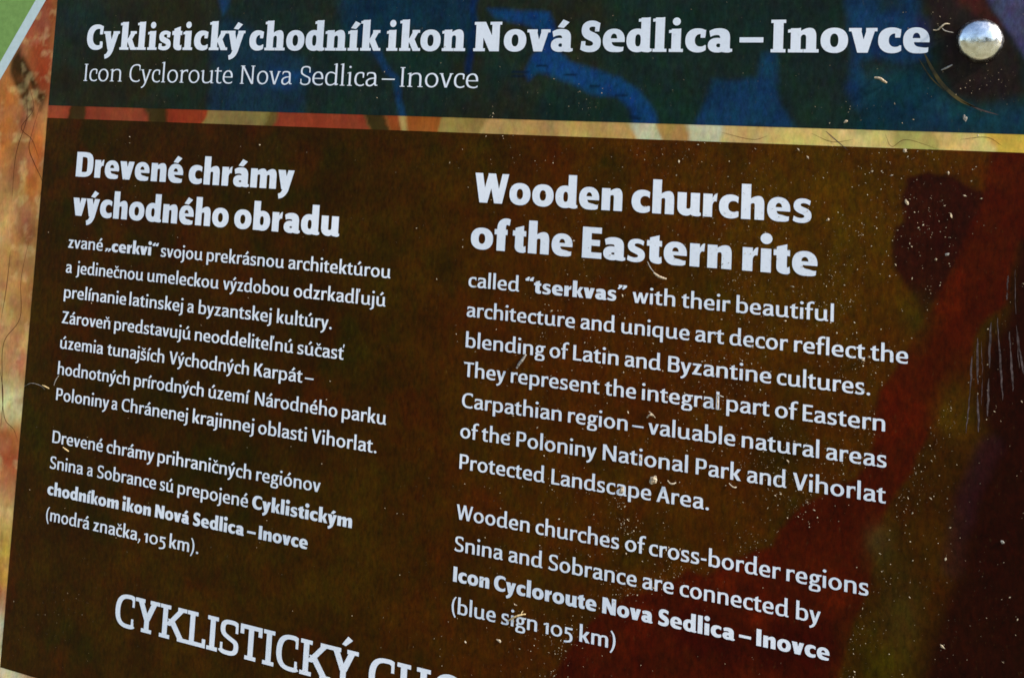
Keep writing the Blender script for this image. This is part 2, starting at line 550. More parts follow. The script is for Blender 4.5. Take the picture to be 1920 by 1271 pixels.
# ---- text panel: dark brown ink over the map
body = Print(PANEL_L, PANEL_R, -223.9, 70.0, 1.0, (47, 29, 5))
body.warp(4.0, 26.0, 60)
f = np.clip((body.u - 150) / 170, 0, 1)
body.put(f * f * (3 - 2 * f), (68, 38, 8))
body.blotch(26, 61, .03, .25, (30, 33, 7), .55)
body.blotch(22, 67, .02, .24, (70, 28, 10), .45)
body.blotch(40, 71, .0, .2, (58, 40, 8), .5)
body.spot((399.3, 42.7), 46, 40, (74, 48, 9), .8)
body.spot((383.3, 7.1), 40, 26, (72, 50, 12), .6)
body.spot((317.4, -35.0), 70, 40, (66, 32, 8), .6)
body.spot((269.5, -157.2), 40, 26, (62, 30, 8), .7)
body.spot((-14.8, -97.3), 22, 26, (34, 36, 10), .5)
body.patch([(427.4, -50.4), (450.9, -23.1), (457.6, -42.1), (450.5, -62.9), (445.2, -89.3), (436.4, -131.9), (405.5, -138.7), (418.4, -96.1), (420.0, -75.8)], (48, 27, 8), 6, .9)
body.warp(1.5, 9.0, 63)
body.patch([(467.0, 38.8), (482.4, 51.8), (483.3, -125.4), (433.8, -136.4), (439.0, -115.8), (447.0, -87.0), (450.1, -63.3), (454.1, -52.8), (459.1, -40.9), (452.2, -23.9), (457.2, -2.4), (464.1, 11.4)], (33, 13, 12), 5, .95)
body.line([(459.1, -40.9), (453.7, -52.9), (450.1, -63.3), (448.0, -75.1), (446.3, -87.5)], 4.0, (38, 17, 26), .6)
body.patch([(427.5, 57.9), (434.4, 60.8), (443.1, 60.4), (457.0, 53.2), (454.8, 44.1), (448.3, 30.3), (442.2, 17.5), (435.2, 5.2), (431.4, 11.4), (425.0, 20.8), (421.6, 28.9), (423.1, 37.9),
            (427.0, 41.9), (425.6, 50.7)], (42, 16, 14), 1.4, .93)
RED = [(457.5, 70.1), (482.3, 71.9), (482.4, 47.8), (468.3, 36.2), (465.8, 22.5), (463.9, 12.3), (457.7, 5.7), (453.1, -2.2), (450.6, -15.1), (450.3, -23.4), (444.0, -27.6), (437.8, -36.8), (433.5, -47.5), (429.9, -58.1),
       (423.6, -68.9), (419.1, -80.5), (417.7, -95.9), (413.2, -111.1), (408.8, -124.6), (405.1, -140.7), (286.8, -166.8), (291.2, -156.6), (297.0, -146.2), (307.4, -133.1), (312.4, -128.7), (319.2, -123.5), (327.8, -118.8),
       (339.4, -112.8), (345.0, -107.2), (352.6, -108.2), (360.7, -100.8), (372.3, -95.0), (379.4, -91.2), (382.0, -84.1), (385.2, -79.4), (393.1, -71.7), (406.6, -62.6), (414.1, -54.8), (417.5, -45.7),
       (417.4, -33.4), (418.5, -25.6), (423.7, -17.6), (430.1, -5.2), (435.6, 3.6), (439.5, 14.8), (445.0, 24.1), (450.3, 38.2), (456.0, 53.2)]
body.patch(RED, (62, 18, 8), 1.5, .9)
body.warp(3.0, 12.0, 66)
rd = np.clip(poly_dist(body.wu, body.wv, RED) / 4, 0, 1)
body.put(rd * np.clip((fbm(body.u, body.v, 34, 81) + .02) / .16, 0, 1), (48, 13, 8), .8)
body.put(rd * np.clip((fbm(body.u, body.v, 28, 83) - .04) / .16, 0, 1), (84, 25, 8), .75)
for c, ru, rv, col, op in [((420.2, -84.8), 5, 7, (72, 60, 34), .6), ((424.6, -90.6), 8, 8, (54, 42, 14), .7), ((430.1, -96.0), 8, 8, (44, 22, 10), .6), ((438.5, -84.6), 8, 14, (64, 40, 12), .6),
                           ((421.0, -126.4), 10, 12, (58, 50, 10), .8), ((428.4, -110.1), 8, 14, (66, 56, 22), .5), ((431.4, 3.2), 6, 10, (50, 48, 14), .6), ((458.4, 60.7), 6, 8, (84, 30, 10), .5),
                           ((446.3, -29.7), 6, 10, (74, 54, 14), .7), ((448.1, -27.4), 4, 12, (60, 40, 12), .6)]:
    body.spot(c, ru, rv, col, op)
text_panel = body.build('text_panel', M_BODY, board, 2 * LAYER, 0.76)


# ---- green corner with its pale border, upper left
def flat(name, pts, mat, h, parent=board):
    me = bpy.data.meshes.new(name)
    me.from_pydata([at(u, v, h) for u, v in pts], [], [tuple(range(len(pts)))])
    return obj(name, me, mat, parent)


green = flat('green_corner', [(-130.5, 1.2), (-61.8, 98.8), (-37.0, 136.8), (-26.0, 154.9), (-152.2, 158.3)], M_GREEN, 2 * LAYER)
green['label'] = 'flat green printed corner, upper left'
flat('pale_border', [(-130.7, 2.8), (-62.0, 100.6), (-38.0, 138.0), (-26.8, 155.0), (-20.4, 154.8), (-31.1, 136.7), (-60.8, 90.5), (-129.3, -7.5)], M_STRIPE, 3 * LAYER, green)['label'] = 'pale blue border line of the green corner'


# ------------------------------------------------------------------ lettering
class Style:
    def __init__(self, a, b, X, A, D, we=0.0, wf=1.0, s=0.0, hs=0.0, sb=0.085, stress=0.22, dot=0.985):
        self.a, self.b, self.X, self.A, self.D = a, b, X, A, D
        self.we, self.wf, self.s, self.hs, self.sb, self.stress = we, wf, s, hs, sb, stress
        self.dot = dot
        self.cache = {}


STY = {
    'reg': Style(0.078, 0.060, 0.70, 1.11, -0.31, sb=0.075),
    'bold': Style(0.132, 0.090, 0.70, 1.10, -0.30, we=0.09, sb=0.055, dot=1.0),
    'head': Style(0.144, 0.096, 0.715, 1.08, -0.28, we=0.12, sb=0.055, dot=1.02),
    'title': Style(0.150, 0.086, 0.735, 1.10, -0.30, we=0.16, s=0.075, hs=0.10, sb=0.045, dot=0.968),
    'sub': Style(0.050, 0.034, 0.715, 1.16, -0.34, we=0.0, s=0.07, hs=0.040, sb=0.075),
    'slab': Style(0.073, 0.062, 0.70, 1.10, -0.30, we=0.0, s=0.085, hs=0.115, sb=0.04, stress=0.0),
}
OV = 0.012


def clip(q, ax, sg, lim):                        # keep the side sg * x <= sg * lim
    out = []
    for p, r in zip(q, q[1:] + q[:1]):
        a, b = sg * (p[ax] - lim), sg * (r[ax] - lim)
        if a <= 0:
            out.append(p)
        if (a < 0) != (b < 0) and abs(a - b) > 1e-9:
            out.append(p + (r - p) * (a / (a - b)))
    return out


class Pen:
    def __init__(self, S):
        self.S = S
        self.polys = []
        self.signs = []

    def poly(self, pts, add=True):
        self.polys.append([tuple(p) for p in pts])
        self.signs.append(add)

    def curve(self, spec, add=True):              # closed outline: points and cubic segments
        pts = [Vector(spec[0])]
        for sg in spec[1:]:
            if len(sg) == 2:
                pts.append(Vector(sg))
            else:
                p0, p1, p2, p3 = pts[-1].copy(), Vector(sg[0:2]), Vector(sg[2:4]), Vector(sg[4:6])
                for i in range(1, 10):
                    t = i / 9
                    pts.append(p0 * (1 - t) ** 3 + p1 * 3 * t * (1 - t) ** 2 + p2 * 3 * t * t * (1 - t) + p3 * t ** 3)
        self.poly(pts, add)

    def ell(self, cx, cy, rx, ry, add=True, e=2.25, lo=None):
        pts = []
        for i in range(44):
            t = 2 * math.pi * i / 44
            c, s = math.cos(t), math.sin(t)
            y = cy + ry * math.copysign(abs(s) ** (2 / e), s)
            pts.append((cx + rx * math.copysign(abs(c) ** (2 / e), c), y if lo is None else max(y, lo)))
        self.poly(pts, add)

    def rect(self, x0, y0, x1, y1):
        self.poly([(x0, y0), (x1, y0), (x1, y1), (x0, y1)])

    def stem(self, x, y0, y1, bot='b', top='l', m=1.0):
        S = self.S
        a = S.a * m
        self.rect(x - a, y0, x + a, y1)
        if S.s:
            l, r, h = S.s, S.s, S.hs
            if bot:
                self.poly([(x - a - (l if bot in 'bl' else 0), y0), (x + a + (r if bot in 'br' else 0), y0),
                           (x + a + (r if bot in 'br' else 0), y0 + h), (x - a - (l if bot in 'bl' else 0), y0 + h)])
            if top == 'b':
                self.rect(x - a - l, y1 - h, x + a + r, y1)
            elif top == 'l':                      # flag serif, slightly slanted
                self.poly([(x - a - l * 1.15, y1 - 0.04), (x + a, y1 + 0.012), (x + a, y1 - h), (x - a - l * 1.15, y1 - h - 0.035)])

    def serif(self, x, y, up, w=None):            # slab centred on x, growing from y towards the letter
        S = self.S
        if S.s:
            w = w or (S.a + S.s)
            self.rect(x - w, y, x + w, y + (S.hs if up else -S.hs))

    def path(self, spec, t0=1.0, t1=1.0, m=1.0, cut0=None, cut1=None, span=0.35, mb=1.0, closed=False):
        S = self.S
        pts = [Vector(spec[0])]
        for sg in spec[1:]:
            if len(sg) == 2:
                pts.append(Vector(sg))
            else:
                p0 = pts[-1].copy()
                p1, p2, p3 = Vector(sg[0:2]), Vector(sg[2:4]), Vector(sg[4:6])
                for i in range(1, 9):
                    t = i / 8
                    pts.append(p0 * (1 - t) ** 3 + p1 * 3 * t * (1 - t) ** 2 + p2 * 3 * t * t * (1 - t) + p3 * t ** 3)
        L = [0.0]
        for p, q in zip(pts, pts[1:]):
            L.append(L[-1] + (q - p).length)
        left, right, dirs = [], [], []
        cs, sn = math.cos(S.stress), math.sin(S.stress)
        for i, p in enumerate(pts):
            d = Vector((0, 0))
            n = len(pts)
            if i > 0:
                d += (p - pts[i - 1]).normalized()
            elif closed:
                d += (p - pts[n - 2]).normalized()
            if i < n - 1:
                d += (pts[i + 1] - p).normalized()
            elif closed:
                d += (pts[1] - p).normalized()
            if not closed and n > 3:              # true end tangents of the curve
                if i == 0:
                    d = (pts[1] - p) * 1.5 - (pts[2] - pts[1]) * 0.5
                elif i == n - 1:
                    d = (p - pts[n - 2]) * 1.5 - (pts[n - 2] - pts[n - 3]) * 0.5
            d.normalize()
            nx, ny = -d.y, d.x
            rx, ry = nx * cs + ny * sn, -nx * sn + ny * cs
            w = m * math.hypot(S.a * rx, S.b * mb * ry)
            f = L[i] / L[-1]
            if f < span:
                w *= t0 + (1 - t0) * f / span
            if f > 1 - span:
                w *= t1 + (1 - t1) * (1 - f) / span
            left.append(p + Vector((nx, ny)) * w)
            right.append(p - Vector((nx, ny)) * w)
            dirs.append(d)
        quads = [[left[i], left[i + 1], right[i + 1], right[i]] for i in range(len(pts) - 1)]
        # ends cut upright or level: run the stroke on a little, then trim it
        for c, at0 in ((cut0, True), (cut1, False)):
            if not c:
                continue
            i = 0 if at0 else len(pts) - 1
            d = -dirs[0] if at0 else dirs[-1]
            ax = 0 if c == 'v' else 1
            if abs(d[ax]) < 0.3:
                continue
            ext = (left[i] - right[i]).length * 0.6
            e = [left[i], left[i] + d * ext, right[i] + d * ext, right[i]]
            sg = 1 if d[ax] > 0 else -1
            near = quads[:5] if at0 else quads[-5:]
            rest = quads[5:] if at0 else quads[:-5]
            quads = rest + [q for q in (clip(q, ax, sg, pts[i][ax]) for q in near + [e]) if len(q) > 2]
        for q in quads:
            self.poly([tuple(v) for v in q])

    def ring(self, x0, x1, y0, y1, m=1.0, k=0.58):
        S = self.S
        a, b = S.a * m, S.b * m
        cx, cy, rx, ry = (x0 + x1) / 2, (y0 + y1) / 2, (x1 - x0) / 2 - a, (y1 - y0) / 2 - b
        self.path([(cx, cy + ry), (cx + k * rx, cy + ry, cx + rx, cy + k * ry, cx + rx, cy), (cx + rx, cy - k * ry, cx + k * rx, cy - ry, cx, cy - ry),
                   (cx - k * rx, cy - ry, cx - rx, cy - k * ry, cx - rx, cy), (cx - rx, cy + k * ry, cx - k * rx, cy + ry, cx, cy + ry)], m=m, closed=True)

    def diag(self, x0, y0, x1, y1, h):
        self.poly([(x0 - h, y0), (x0 + h, y0), (x1 + h, y1), (x1 - h, y1)])

    def dot(self, x, y, r):
        self.poly([(x + r * math.cos(i * math.pi / 7), y + r * math.sin(i * math.pi / 7)) for i in range(14)])

    def mesh(self):
        verts, edges, offs = [], [], []
        for p in self.polys:
            k = len(verts)
            verts += [Vector(q) for q in p]
            edges += [(k + i, k + (i + 1) % len(p)) for i in range(len(p))]
        r = delaunay_2d_cdt(verts, edges, [], 0, 1e-5)
        vo, fo = r[0], r[2]
        V = np.array([(v.x, v.y) for v in vo])
        out = []
        F = [f for f in fo if len(f) == 3]
        if not F:
            return V, []
        cen = np.array([V[list(f)].mean(0) for f in F])
        ins = np.zeros(len(F), bool)
        for p, plus in zip(self.polys, self.signs):
            q = np.array(p)
            wn = np.zeros(len(F), bool)
            for (x0, y0), (x1, y1) in zip(q, np.roll(q, -1, 0)):
                c = ((y0 > cen[:, 1]) != (y1 > cen[:, 1])) & (cen[:, 0] < (x1 - x0) * (cen[:, 1] - y0) / (y1 - y0 + 1e-12) + x0)
                wn ^= c
            ins = ins | wn if plus else ins & ~wn
        used = {}
        VV = []
        for f, k in zip(F, ins):
            if not k:
                continue
            A = V[list(f)]
            ar = (A[1] - A[0])[0] * (A[2] - A[0])[1] - (A[1] - A[0])[1] * (A[2] - A[0])[0]
            if abs(ar) < 1e-9:
                continue
            t = []
            for i in (f if ar > 0 else f[::-1]):
                if i not in used:
                    used[i] = len(VV)
                    VV.append(V[i])
                t.append(used[i])
            out.append(tuple(t))
        return np.array(VV), out


WID = dict(o=.64, e=.57, c=.49, a=.52, n=.58, h=.58, m=.90, u=.59, d=.61, b=.61, p=.61, q=.61, s=.44, t=.41, f=.42, i=.16,
           j=.16, l=.16, r=.40, k=.55, v=.56, w=.84, y=.56, z=.47, g=.58,
           C=.66, D=.72, Z=.60, V=.70, K=.64, N=.74, P=.58, S=.54, I=.16, W=1.04, E=.50, L=.48, B=.60, T=.62, A=.70,
           Y=.66, H=.70, O=.74)


def glyph(ch, S):
    """outline pieces of one letter, its outer width, and left / right bearings"""
    P = Pen(S)
    a, b, X, A, D, C = S.a, S.b, S.X, S.A, S.D, 1.0
    T = X + OV - b
    base = {'á': 'a', 'é': 'e', 'í': 'i', 'ó': 'o', 'ú': 'u', 'ý': 'y', 'č': 'c', 'ň': 'n', 'š': 's', 'ľ': 'l', 'ť': 't', 'Ý': 'Y', 'Í': 'I'}
    acc = None
    g = ch
    if ch in base:
        g = base[ch]
        acc = 'cap' if ch in 'ÝÍ' else 'acute' if ch in 'áéíóúý' else 'apos' if ch in 'ľť' else 'caron'
    ser = S.s > 0
    W = WID.get(g, .3) * S.wf + S.we * (1.75 if g in 'mwW' else 0.45 if g in 'ijltfr' else 1.0)
    if ser and g in 'nhukm':
        W += 0.02
    if ser and g in 'NKY':
        W += 0.06
    if S is STY['slab']:
        W = {'C': .60, 'H': .60, 'O': .74}.get(g, W)
    if g in 'ijlI':
        W = 2 * a
    l = r = S.sb
    rnd, dg = S.sb * 0.62, S.sb * 0.18
    sadd = S.s * 0.9

    def bowl(mir=False, stem_x=None):             # bowl of b d p q: opening to the stem on the right (mirrored for b, p)
        f = (lambda x: W - x) if mir else (lambda x: x)
        xs = W - a
        P.path([(f(xs), X * .74), (f(xs - .06), X * .93, f(W * .62), T, f(W * .47), T),
                (f(a + (W * .47 - a) * .40), T, f(a), X * .80, f(a), X * .47),
                (f(a), X * .16, f(a + (W * .44 - a) * .42), b - OV, f(W * .44), b - OV),
                (f(W * .63), b - OV, f(xs - .03), X * .12, f(xs), X * .32)], t0=.55, t1=.45, span=.2)

    def tail():                                   # little foot to the right of a, d, u
        P.path([(W - a, X * .22), (W - a, X * .06, W - a * .5, .045, W + .055 + a * .1, .05)], t0=.9, t1=.75, m=.82)

    def arch(x0, x1, t0=.42):                     # shoulder from the stem at x0 to a leg at x1
        P.path([(x0, X * .60), (x0 + .01, X * .86, x0 + (x1 - x0) * .30, T, x0 + (x1 - x0) * .58, T),
                (x0 + (x1 - x0) * .90, T, x1, X * .86, x1, X * .58), (x1, 0)], t0=t0, span=.25)
        if ser:
            P.serif(x1, 0, True)

    HV = a > 0.1
    w, th = 2 * a, 2 * b

    def arch_heavy(x0, x1):                       # x0: right edge of the stem, x1: outer right edge of the leg
        d = x1 - x0
        P.curve([(x0 - a * .5, X * .66), (x0 - a * .2, X * .86), (x0 + d * .12, X * .95, x0 + d * .36, X + OV, x0 + d * .58, X + OV),
                 (x0 + d * .86, X + OV, x1, X * .90, x1, X * .62), (x1, 0), (x1 - w, 0), (x1 - w, X * .56),
                 (x1 - w, X * .72, x1 - w - (d - w) * .18, X - th * 1.12, x0 + (d - w) * .52, X - th * 1.12), (x0 + (d - w) * .26, X - th * 1.14, x0 + .01, X * .70, x0, X * .62)])
        if ser:
            P.serif(x1 - a, 0, True)

    if HV and g in 'nhmurceatfdbpqCosS':
        if g in 'nh':
            P.stem(a, 0, X if g == 'n' else A); arch_heavy(w, W)
            l = S.sb + sadd; r = S.sb + sadd * .8
        elif g == 'm':
            P.stem(a, 0, X); xm = (W + w) / 2 + .0; arch_heavy(w, xm); arch_heavy(xm, W)
            l = S.sb + sadd; r = S.sb + sadd * .8
        elif g == 'u':
            P.curve([(0, X), (0, X * .36), (0, X * .10, w * .5, -OV, W * .40, -OV), (W * .56, -OV, W * .66, X * .06, W - w * .9, X * .20), (W - w, X * .42),
                     (W - w, X * .30, W - w - .05, th * 1.1, W - w - (W - 2 * w) * .52, th * 1.1), (w, th * 1.1, w, X * .30, w, X * .42), (w, X)])
            P.rect(W - w, .10, W, X)
            P.curve([(W - w, X * .25), (W - w, .05), (W - w + .02, -.01, W - w * .45, -OV, W - .03, -OV), (W + .045, .02), (W + .045, .105), (W - .01, .10, W, .11, W, X * .30)])
            l = S.sb; r = S.sb
        elif g == 'r':
            P.stem(a, 0, X)
            P.curve([(w - a * .4, X * .60), (w - .01, X * .80), (w + .05, X * .95, w + (W - w) * .5, X + OV + .012, W - .015, X + OV + .006), (W - .035, X - .235 - .02 * ser),
                     (w + (W - w) * .45, X - .20, w + .015, X * .66, w, X * .50)])
            l = S.sb + sadd; r = dg
        elif g in 'cC':
            Y = X if g == 'c' else C
            k = W * .60
            P.ell(k, Y / 2, k, Y / 2 + OV)
            P.ell(k + (w * .30), Y * .505, k - w * .70, Y / 2 - th * .98, False)
            P.poly([(k * 1.06, Y * .34), (k * 1.06, Y * .62), (W + .3, Y * (.69 if g == 'c' else .70)), (W + .3, Y * (.235 if g == 'c' else .24))], False)
            P.poly([(W, -.1), (W + .6, -.1), (W + .6, Y * .5), (W, Y * .5)], False)
            P.poly([(W - .035, Y * .4), (W + .6, Y * .4), (W + .6, Y * 1.2), (W + .01, Y * 1.2)], False)
            if ser:
                P.poly([(W - a * 1.15, Y * .92), (W - .005, Y * .95), (W - .03, Y * .61), (W - a * 1.15, Y * .61)])
                if g == 'C':
                    P.poly([(W - a * 1.0, Y * .10), (W - a * .95, Y * .33), (W - .02, Y * .33), (W - .0, Y * .08)])
            l = rnd; r = dg + .015
        elif g == 'e':
            P.ell(W / 2, X / 2, W / 2, X / 2 + OV)
            P.ell(W * .505, X * .555, W / 2 - w * .86, X * .445 - th * .86, False, lo=X * .585)
            P.curve([(w * 1.0, X * .425), (W + .2, X * .425), (W + .2, X * .16), (W * .945, X * .215), (W * .84, X * .175, W * .76, th * .95, W * .66, th * .98), (w * 1.35, th * 1.02, w * 1.0, X * .28, w * 1.0, X * .425)], False)
            P.poly([(W * .955, -.1), (W + .3, -.1), (W + .3, X * .42), (W * .985, X * .42)], False)
            P.rect(W * .7, X * .425, W - .004, X * .52)
            P.curve([(W * .60, -OV), (W * .78, -OV, W * .88, .0, W * .945, .035), (W * .955, X * .225), (W * .84, X * .185, W * .76, th * .97, W * .60, th * .99)])
            l = r = rnd
        elif g == 'a':
            P.curve([(.035, X * .90), (W * .20, X * .985, W * .34, X + OV, W * .50, X + OV), (W * .84, X + OV, W, X * .90, W, X * .60), (W, .08), (W - w, .08), (W - w, X * .56),
                     (W - w, X * .70, W - w - .04, X - th * 1.15, W * .42, X - th * 1.15), (W * .28, X - th * 1.15, W * .18, X * .69, .075, X * .645)])
            P.ell(W * .43, X * .295, W * .43, X * .295 + OV)
            P.rect(W * .42, X * .46, W - w * .6, X * .59)
            P.ell(W * .455 + .02, X * .285, W * .455 - w * .80, X * .295 - th * .92, False)
            P.rect(W - w, .08, W, X * .5)
            P.curve([(W - w, X * .25), (W - w, .05), (W - w + .02, -.01, W - w * .45, -OV, W - .03, -OV), (W + .055 + .02 * ser, .02), (W + .055 + .02 * ser, .105), (W - .01, .10, W, .11, W, X * .30)])
            l = rnd + .01; r = S.sb * .5 + .03
        elif g == 't':
            xs = .085 + a
            P.poly([(xs - a, X - .03), (xs - a, X + .085), (xs + a, X + .175), (xs + a, X - .03)])
            P.curve([(xs - a, X), (xs - a, X * .27), (xs - a, .03, xs - a * .1, -OV, W * .74, -OV), (W * .86, -OV, W * .95, .005, W, .035), (W - .015, .03 + th * 1.02),
                     (W * .86, th * .98, xs + a, th * .90, xs + a, X * .34), (xs + a, X)])
            P.rect(0, X - th * .92, W * .98, X)
            l = dg; r = dg + .01
        elif g == 'f':
            xs = .085 + a
            P.curve([(xs - a, 0), (xs - a, A * .70), (xs - a, A * .93, xs + .02, A + OV, W * .80, A + OV), (W * .92, A + OV, W, A, W + .05, A - .015), (W + .02, A - th - .035),
                     (W * .88, A - th, xs + a, A - th * .9, xs + a, A * .72), (xs + a, 0)])
            P.rect(0, X - th * .92, W * .92, X)
            P.serif(xs, 0, True)
            l = dg; r = 0
        elif g in 'sS':
            Y = X if g == 's' else C
            n = [(.93, .925), (.80, .985, .68, 1.018, .52, 1.018), (.22, 1.018, .035, .90, .035, .705), (.035, .50, .22, .43, .42, .37), (.56, .33, .615, .31, .615, .262),
                 (.615, .21, .53, .185, .42, .185), (.30, .185, .17, .215, .055, .275), (.01, .07), (.14, .0, .30, -.018, .46, -.018), (.78, -.018, .985, .09, .985, .30),
                 (.985, .50, .82, .575, .60, .635), (.46, .675, .405, .695, .405, .745), (.405, .795, .48, .82, .57, .82), (.68, .82, .80, .79, .885, .735)]
            P.curve([tuple(q * (W if i % 2 == 0 else Y) for i, q in enumerate(sg)) for sg in n])
            if ser:
                P.poly([(W * .93, Y * .94), (W * .885, Y * .66), (W * .885 - a * .95, Y * .66), (W * .885 - a * .9, Y * .90)])
                P.poly([(.0, Y * .06), (W * .045, Y * .34), (W * .045 + a * .9, Y * .34), (W * .05 + a * .9, Y * .1)])
            l = rnd + .01; r = rnd
        elif g == 'o':
            P.ell(W / 2, X / 2, W / 2, X / 2 + OV); P.ell(W / 2, X / 2, W / 2 - w * .93, X / 2 - th * .96, False)
            l = r = rnd
        elif g in 'dbpq':
            m = g in 'bp'
            f = (lambda x: W - x) if m else (lambda x: x)
            P.ell(f(W * .47), X / 2, W * .47, X / 2 + OV)
            P.rect(min(f(W * .5), f(W - a)), X * .12, max(f(W * .5), f(W - a)), X * .9)
            P.ell(f(w * .96 + (W - 1.96 * w) / 2), X * .5, (W - 1.96 * w) / 2, X / 2 - th * 1.0, False, e=2.6)
            if g == 'd':
                P.stem(W - a, .10, A, bot=None)
                P.curve([(W - w, X * .25), (W - w, .05), (W - w + .02, -.01, W - w * .45, -OV, W - .03, -OV), (W + .05 + .02 * ser, .02), (W + .05 + .02 * ser, .105), (W - .01, .10, W, .11, W, X * .30)])
            else:
                P.stem(f(W - a), 0 if g == 'b' else D, A if g == 'b' else X, bot=None if g == 'b' else 'b')
            l, r = (rnd, S.sb + .01) if not m else (S.sb, rnd)
    elif g == 'o':
        P.ring(0, W, -OV, X + OV); l = r = rnd
    elif g == 'O':
        P.ring(0, W, -OV, C + OV); l = r = rnd
    elif g == '0':
        W = .68 + S.we; P.ring(0, W, -OV, X + OV, m=.92); l = r = rnd
    elif g in 'nh':
        P.stem(a, 0, X if g == 'n' else A); arch(a, W - a)
        l = S.sb + sadd; r = S.sb + sadd * .8
    elif g == 'm':
        P.stem(a, 0, X); xm = W / 2; arch(a, xm); arch(xm, W - a)
        l = S.sb + sadd; r = S.sb + sadd * .8
    elif g == 'r':
        P.stem(a, 0, X)
        P.path([(a, X * .55), (a + .01, X * .84, a + (W - a) * .35, T - .005, W * .80, T), (W * .9, T, W * .95, T - .01, W, T - .03)], t0=.42, t1=1.15 + .25 * ser, span=.4, cut1='v')
        l = S.sb + sadd; r = dg
    elif g == 'u':
        xs = W - a
        P.path([(a, X), (a, X * .40), (a, X * .14, a + (xs - a) * .12, b - OV, a + (xs - a) * .42, b - OV),
                (a + (xs - a) * .70, b - OV, xs - .01, X * .14, xs, X * .42)], t1=.42, span=.25, cut0='h')
        P.rect(xs - a, X * .15 if not ser else 0, xs + a, X)
        if ser:
            P.stem(a, X - .2, X, bot=None); P.stem(xs, X - .2, X, bot=None); P.rect(xs, 0, xs + a + S.s, S.hs)
        else:
            P.rect(xs - a, .05, xs + a, X); tail()
        l = S.sb + sadd * .6; r = S.sb + .03
    elif g in 'dq':
        bowl()
        if g == 'd':
            P.stem(W - a, .06 if not ser else .02, A, bot=None); tail() if not ser else P.path([(W - a, X * .2), (W - a, .03, W - a * .4, .04, W + S.s, .085)], t0=.9, t1=.6)
        else:
            P.stem(W - a, D, X, top=None)
        l = rnd; r = S.sb + .02
    elif g in 'bp':
        bowl(True); P.stem(a, 0 if g == 'b' else D, A if g == 'b' else X, bot=None if g == 'b' else 'b'); l = S.sb + sadd * .5; r = rnd
    elif g == 'c':
        P.path([(W - .005, X * .845), (W - .07, X * .955, W * .78, T, W * .60, T), (a + (W * .6 - a) * .35, T, a, X * .78, a, X * .47),
                (a, X * .18, a + (W * .62 - a) * .38, b - OV, W * .64, b - OV), (W * .82, b - OV, W - .05, X * .075, W, X * .125)],
               cut0='v', cut1='v', t0=1.05, t1=.9, span=.15)
        if ser:
            P.rect(W - .015 - 1.3 * a, X * .60, W - .015, X * .88)
        l = rnd; r = dg + .01
    elif g == 'e':
        P.path([(W - a, X * .47), (W - a, X * .80, W * .78, T, W * .54, T), (a + (W * .54 - a) * .42, T, a, X * .80, a, X * .47),
                (a, X * .17, a + (W * .60 - a) * .40, b - OV, W * .62, b - OV), (W * .80, b - OV, W - .06, X * .07, W - .02, X * .13)], cut1='v', t1=.85, span=.15)
        hb = max(b * .84, .026)
        P.rect(a, X * .52 - hb * 1.45, W - a * .35, X * .52 + hb * .45)
        l = r = rnd
    elif g == 'a':
        xs = W - a
        P.path([(.035 + .02 * ser, X * .83), (W * .20, X * .97, W * .34, T, W * .50, T), (W * .82, T, xs, X * .90, xs, X * .62), (xs, X * .12)], t0=1.0, span=.2, cut0='v')
        P.path([(xs, X * .575), (W * .58, X * .60, a, X * .52, a, X * .27), (a, X * .09, W * .24, b - OV, W * .40, b - OV),
                (W * .58, b - OV, W * .76, X * .12, xs, X * .34)], t0=.75, t1=.45, span=.2)
        P.path([(xs, X * .22), (xs, X * .06, xs + a * .5, .04, W + .05 + .03 * ser, .055)], t0=.9, t1=.7, m=.82)
        l = rnd + .01; r = S.sb * .55 + .03
    elif g in 'sS':
        Y = X if g == 's' else C
        T2 = Y + OV - b
        m = .93 if a < .1 else .82
        P.path([(W - .035, Y * .86), (W * .82, Y * .955, W * .70, T2, W * .54, T2), (W * .22, T2, a * m, Y * .90, a * m, Y * .735),
                (a * m, Y * .57, W * .28, Y * .55, W * .52, Y * .475), (W * .80, Y * .40, W - a * m, Y * .40, W - a * m, Y * .255),
                (W - a * m, Y * .09, W * .74, b - OV, W * .44, b - OV), (W * .26, b - OV, W * .12, Y * .06, .015, Y * .135)], m=m, cut0=None if a > .1 else 'v', cut1=None if a > .1 else 'v', mb=1.08, t0=1.0 if a < .1 else 1.12, t1=1.0 if a < .1 else 1.12, span=.12)
        if ser:
            w = max(a * .95, .05)
            P.rect(W - .035 - w, Y * .66, W - .03, Y * .90); P.rect(.012, Y * .09, .012 + w, Y * .32)
        l = rnd + .01; r = rnd
    elif g == 't':
        xs = .09 + a + (.02 if ser else 0)
        P.poly([(xs - a, X - .02), (xs - a, X + .10 + .02 * ser), (xs + a, X + .185), (xs + a, X - .02)])
        P.path([(xs, X), (xs, X * .30), (xs, X * .08, xs + (W - xs) * .22, b - OV, xs + (W - xs) * .62, b - OV), (W - .04, b - OV, W - .02, X * .05, W, X * .085)], t1=.8, cut1='v', span=.2)
        P.rect(0, X - 2 * b * .9, W * .97, X)
        l = dg; r = dg + .01
    elif g == 'f':
        xs = .09 + a
        P.path([(W + .03, A - b * .9 - .02), (W - .04, A - b * .95 + .01, xs + a + .06, A - b + .015, xs + a * .55 + .05, A - b - .02), (xs + .02, A - b - .06, xs, A * .86, xs, A * .72), (xs, 0)], cut0='v', span=.1)
        P.rect(0, X - 2 * b * .9, W * .93, X)
        P.serif(xs, 0, True)
        l = dg; r = 0.0
    elif g == 'i':
        P.stem(a, 0, X); l = r = S.sb + sadd
        if acc is None:
            P.dot(a, S.dot, max(a * (1.17 if not ser else .86), .058))
    elif g == 'j':
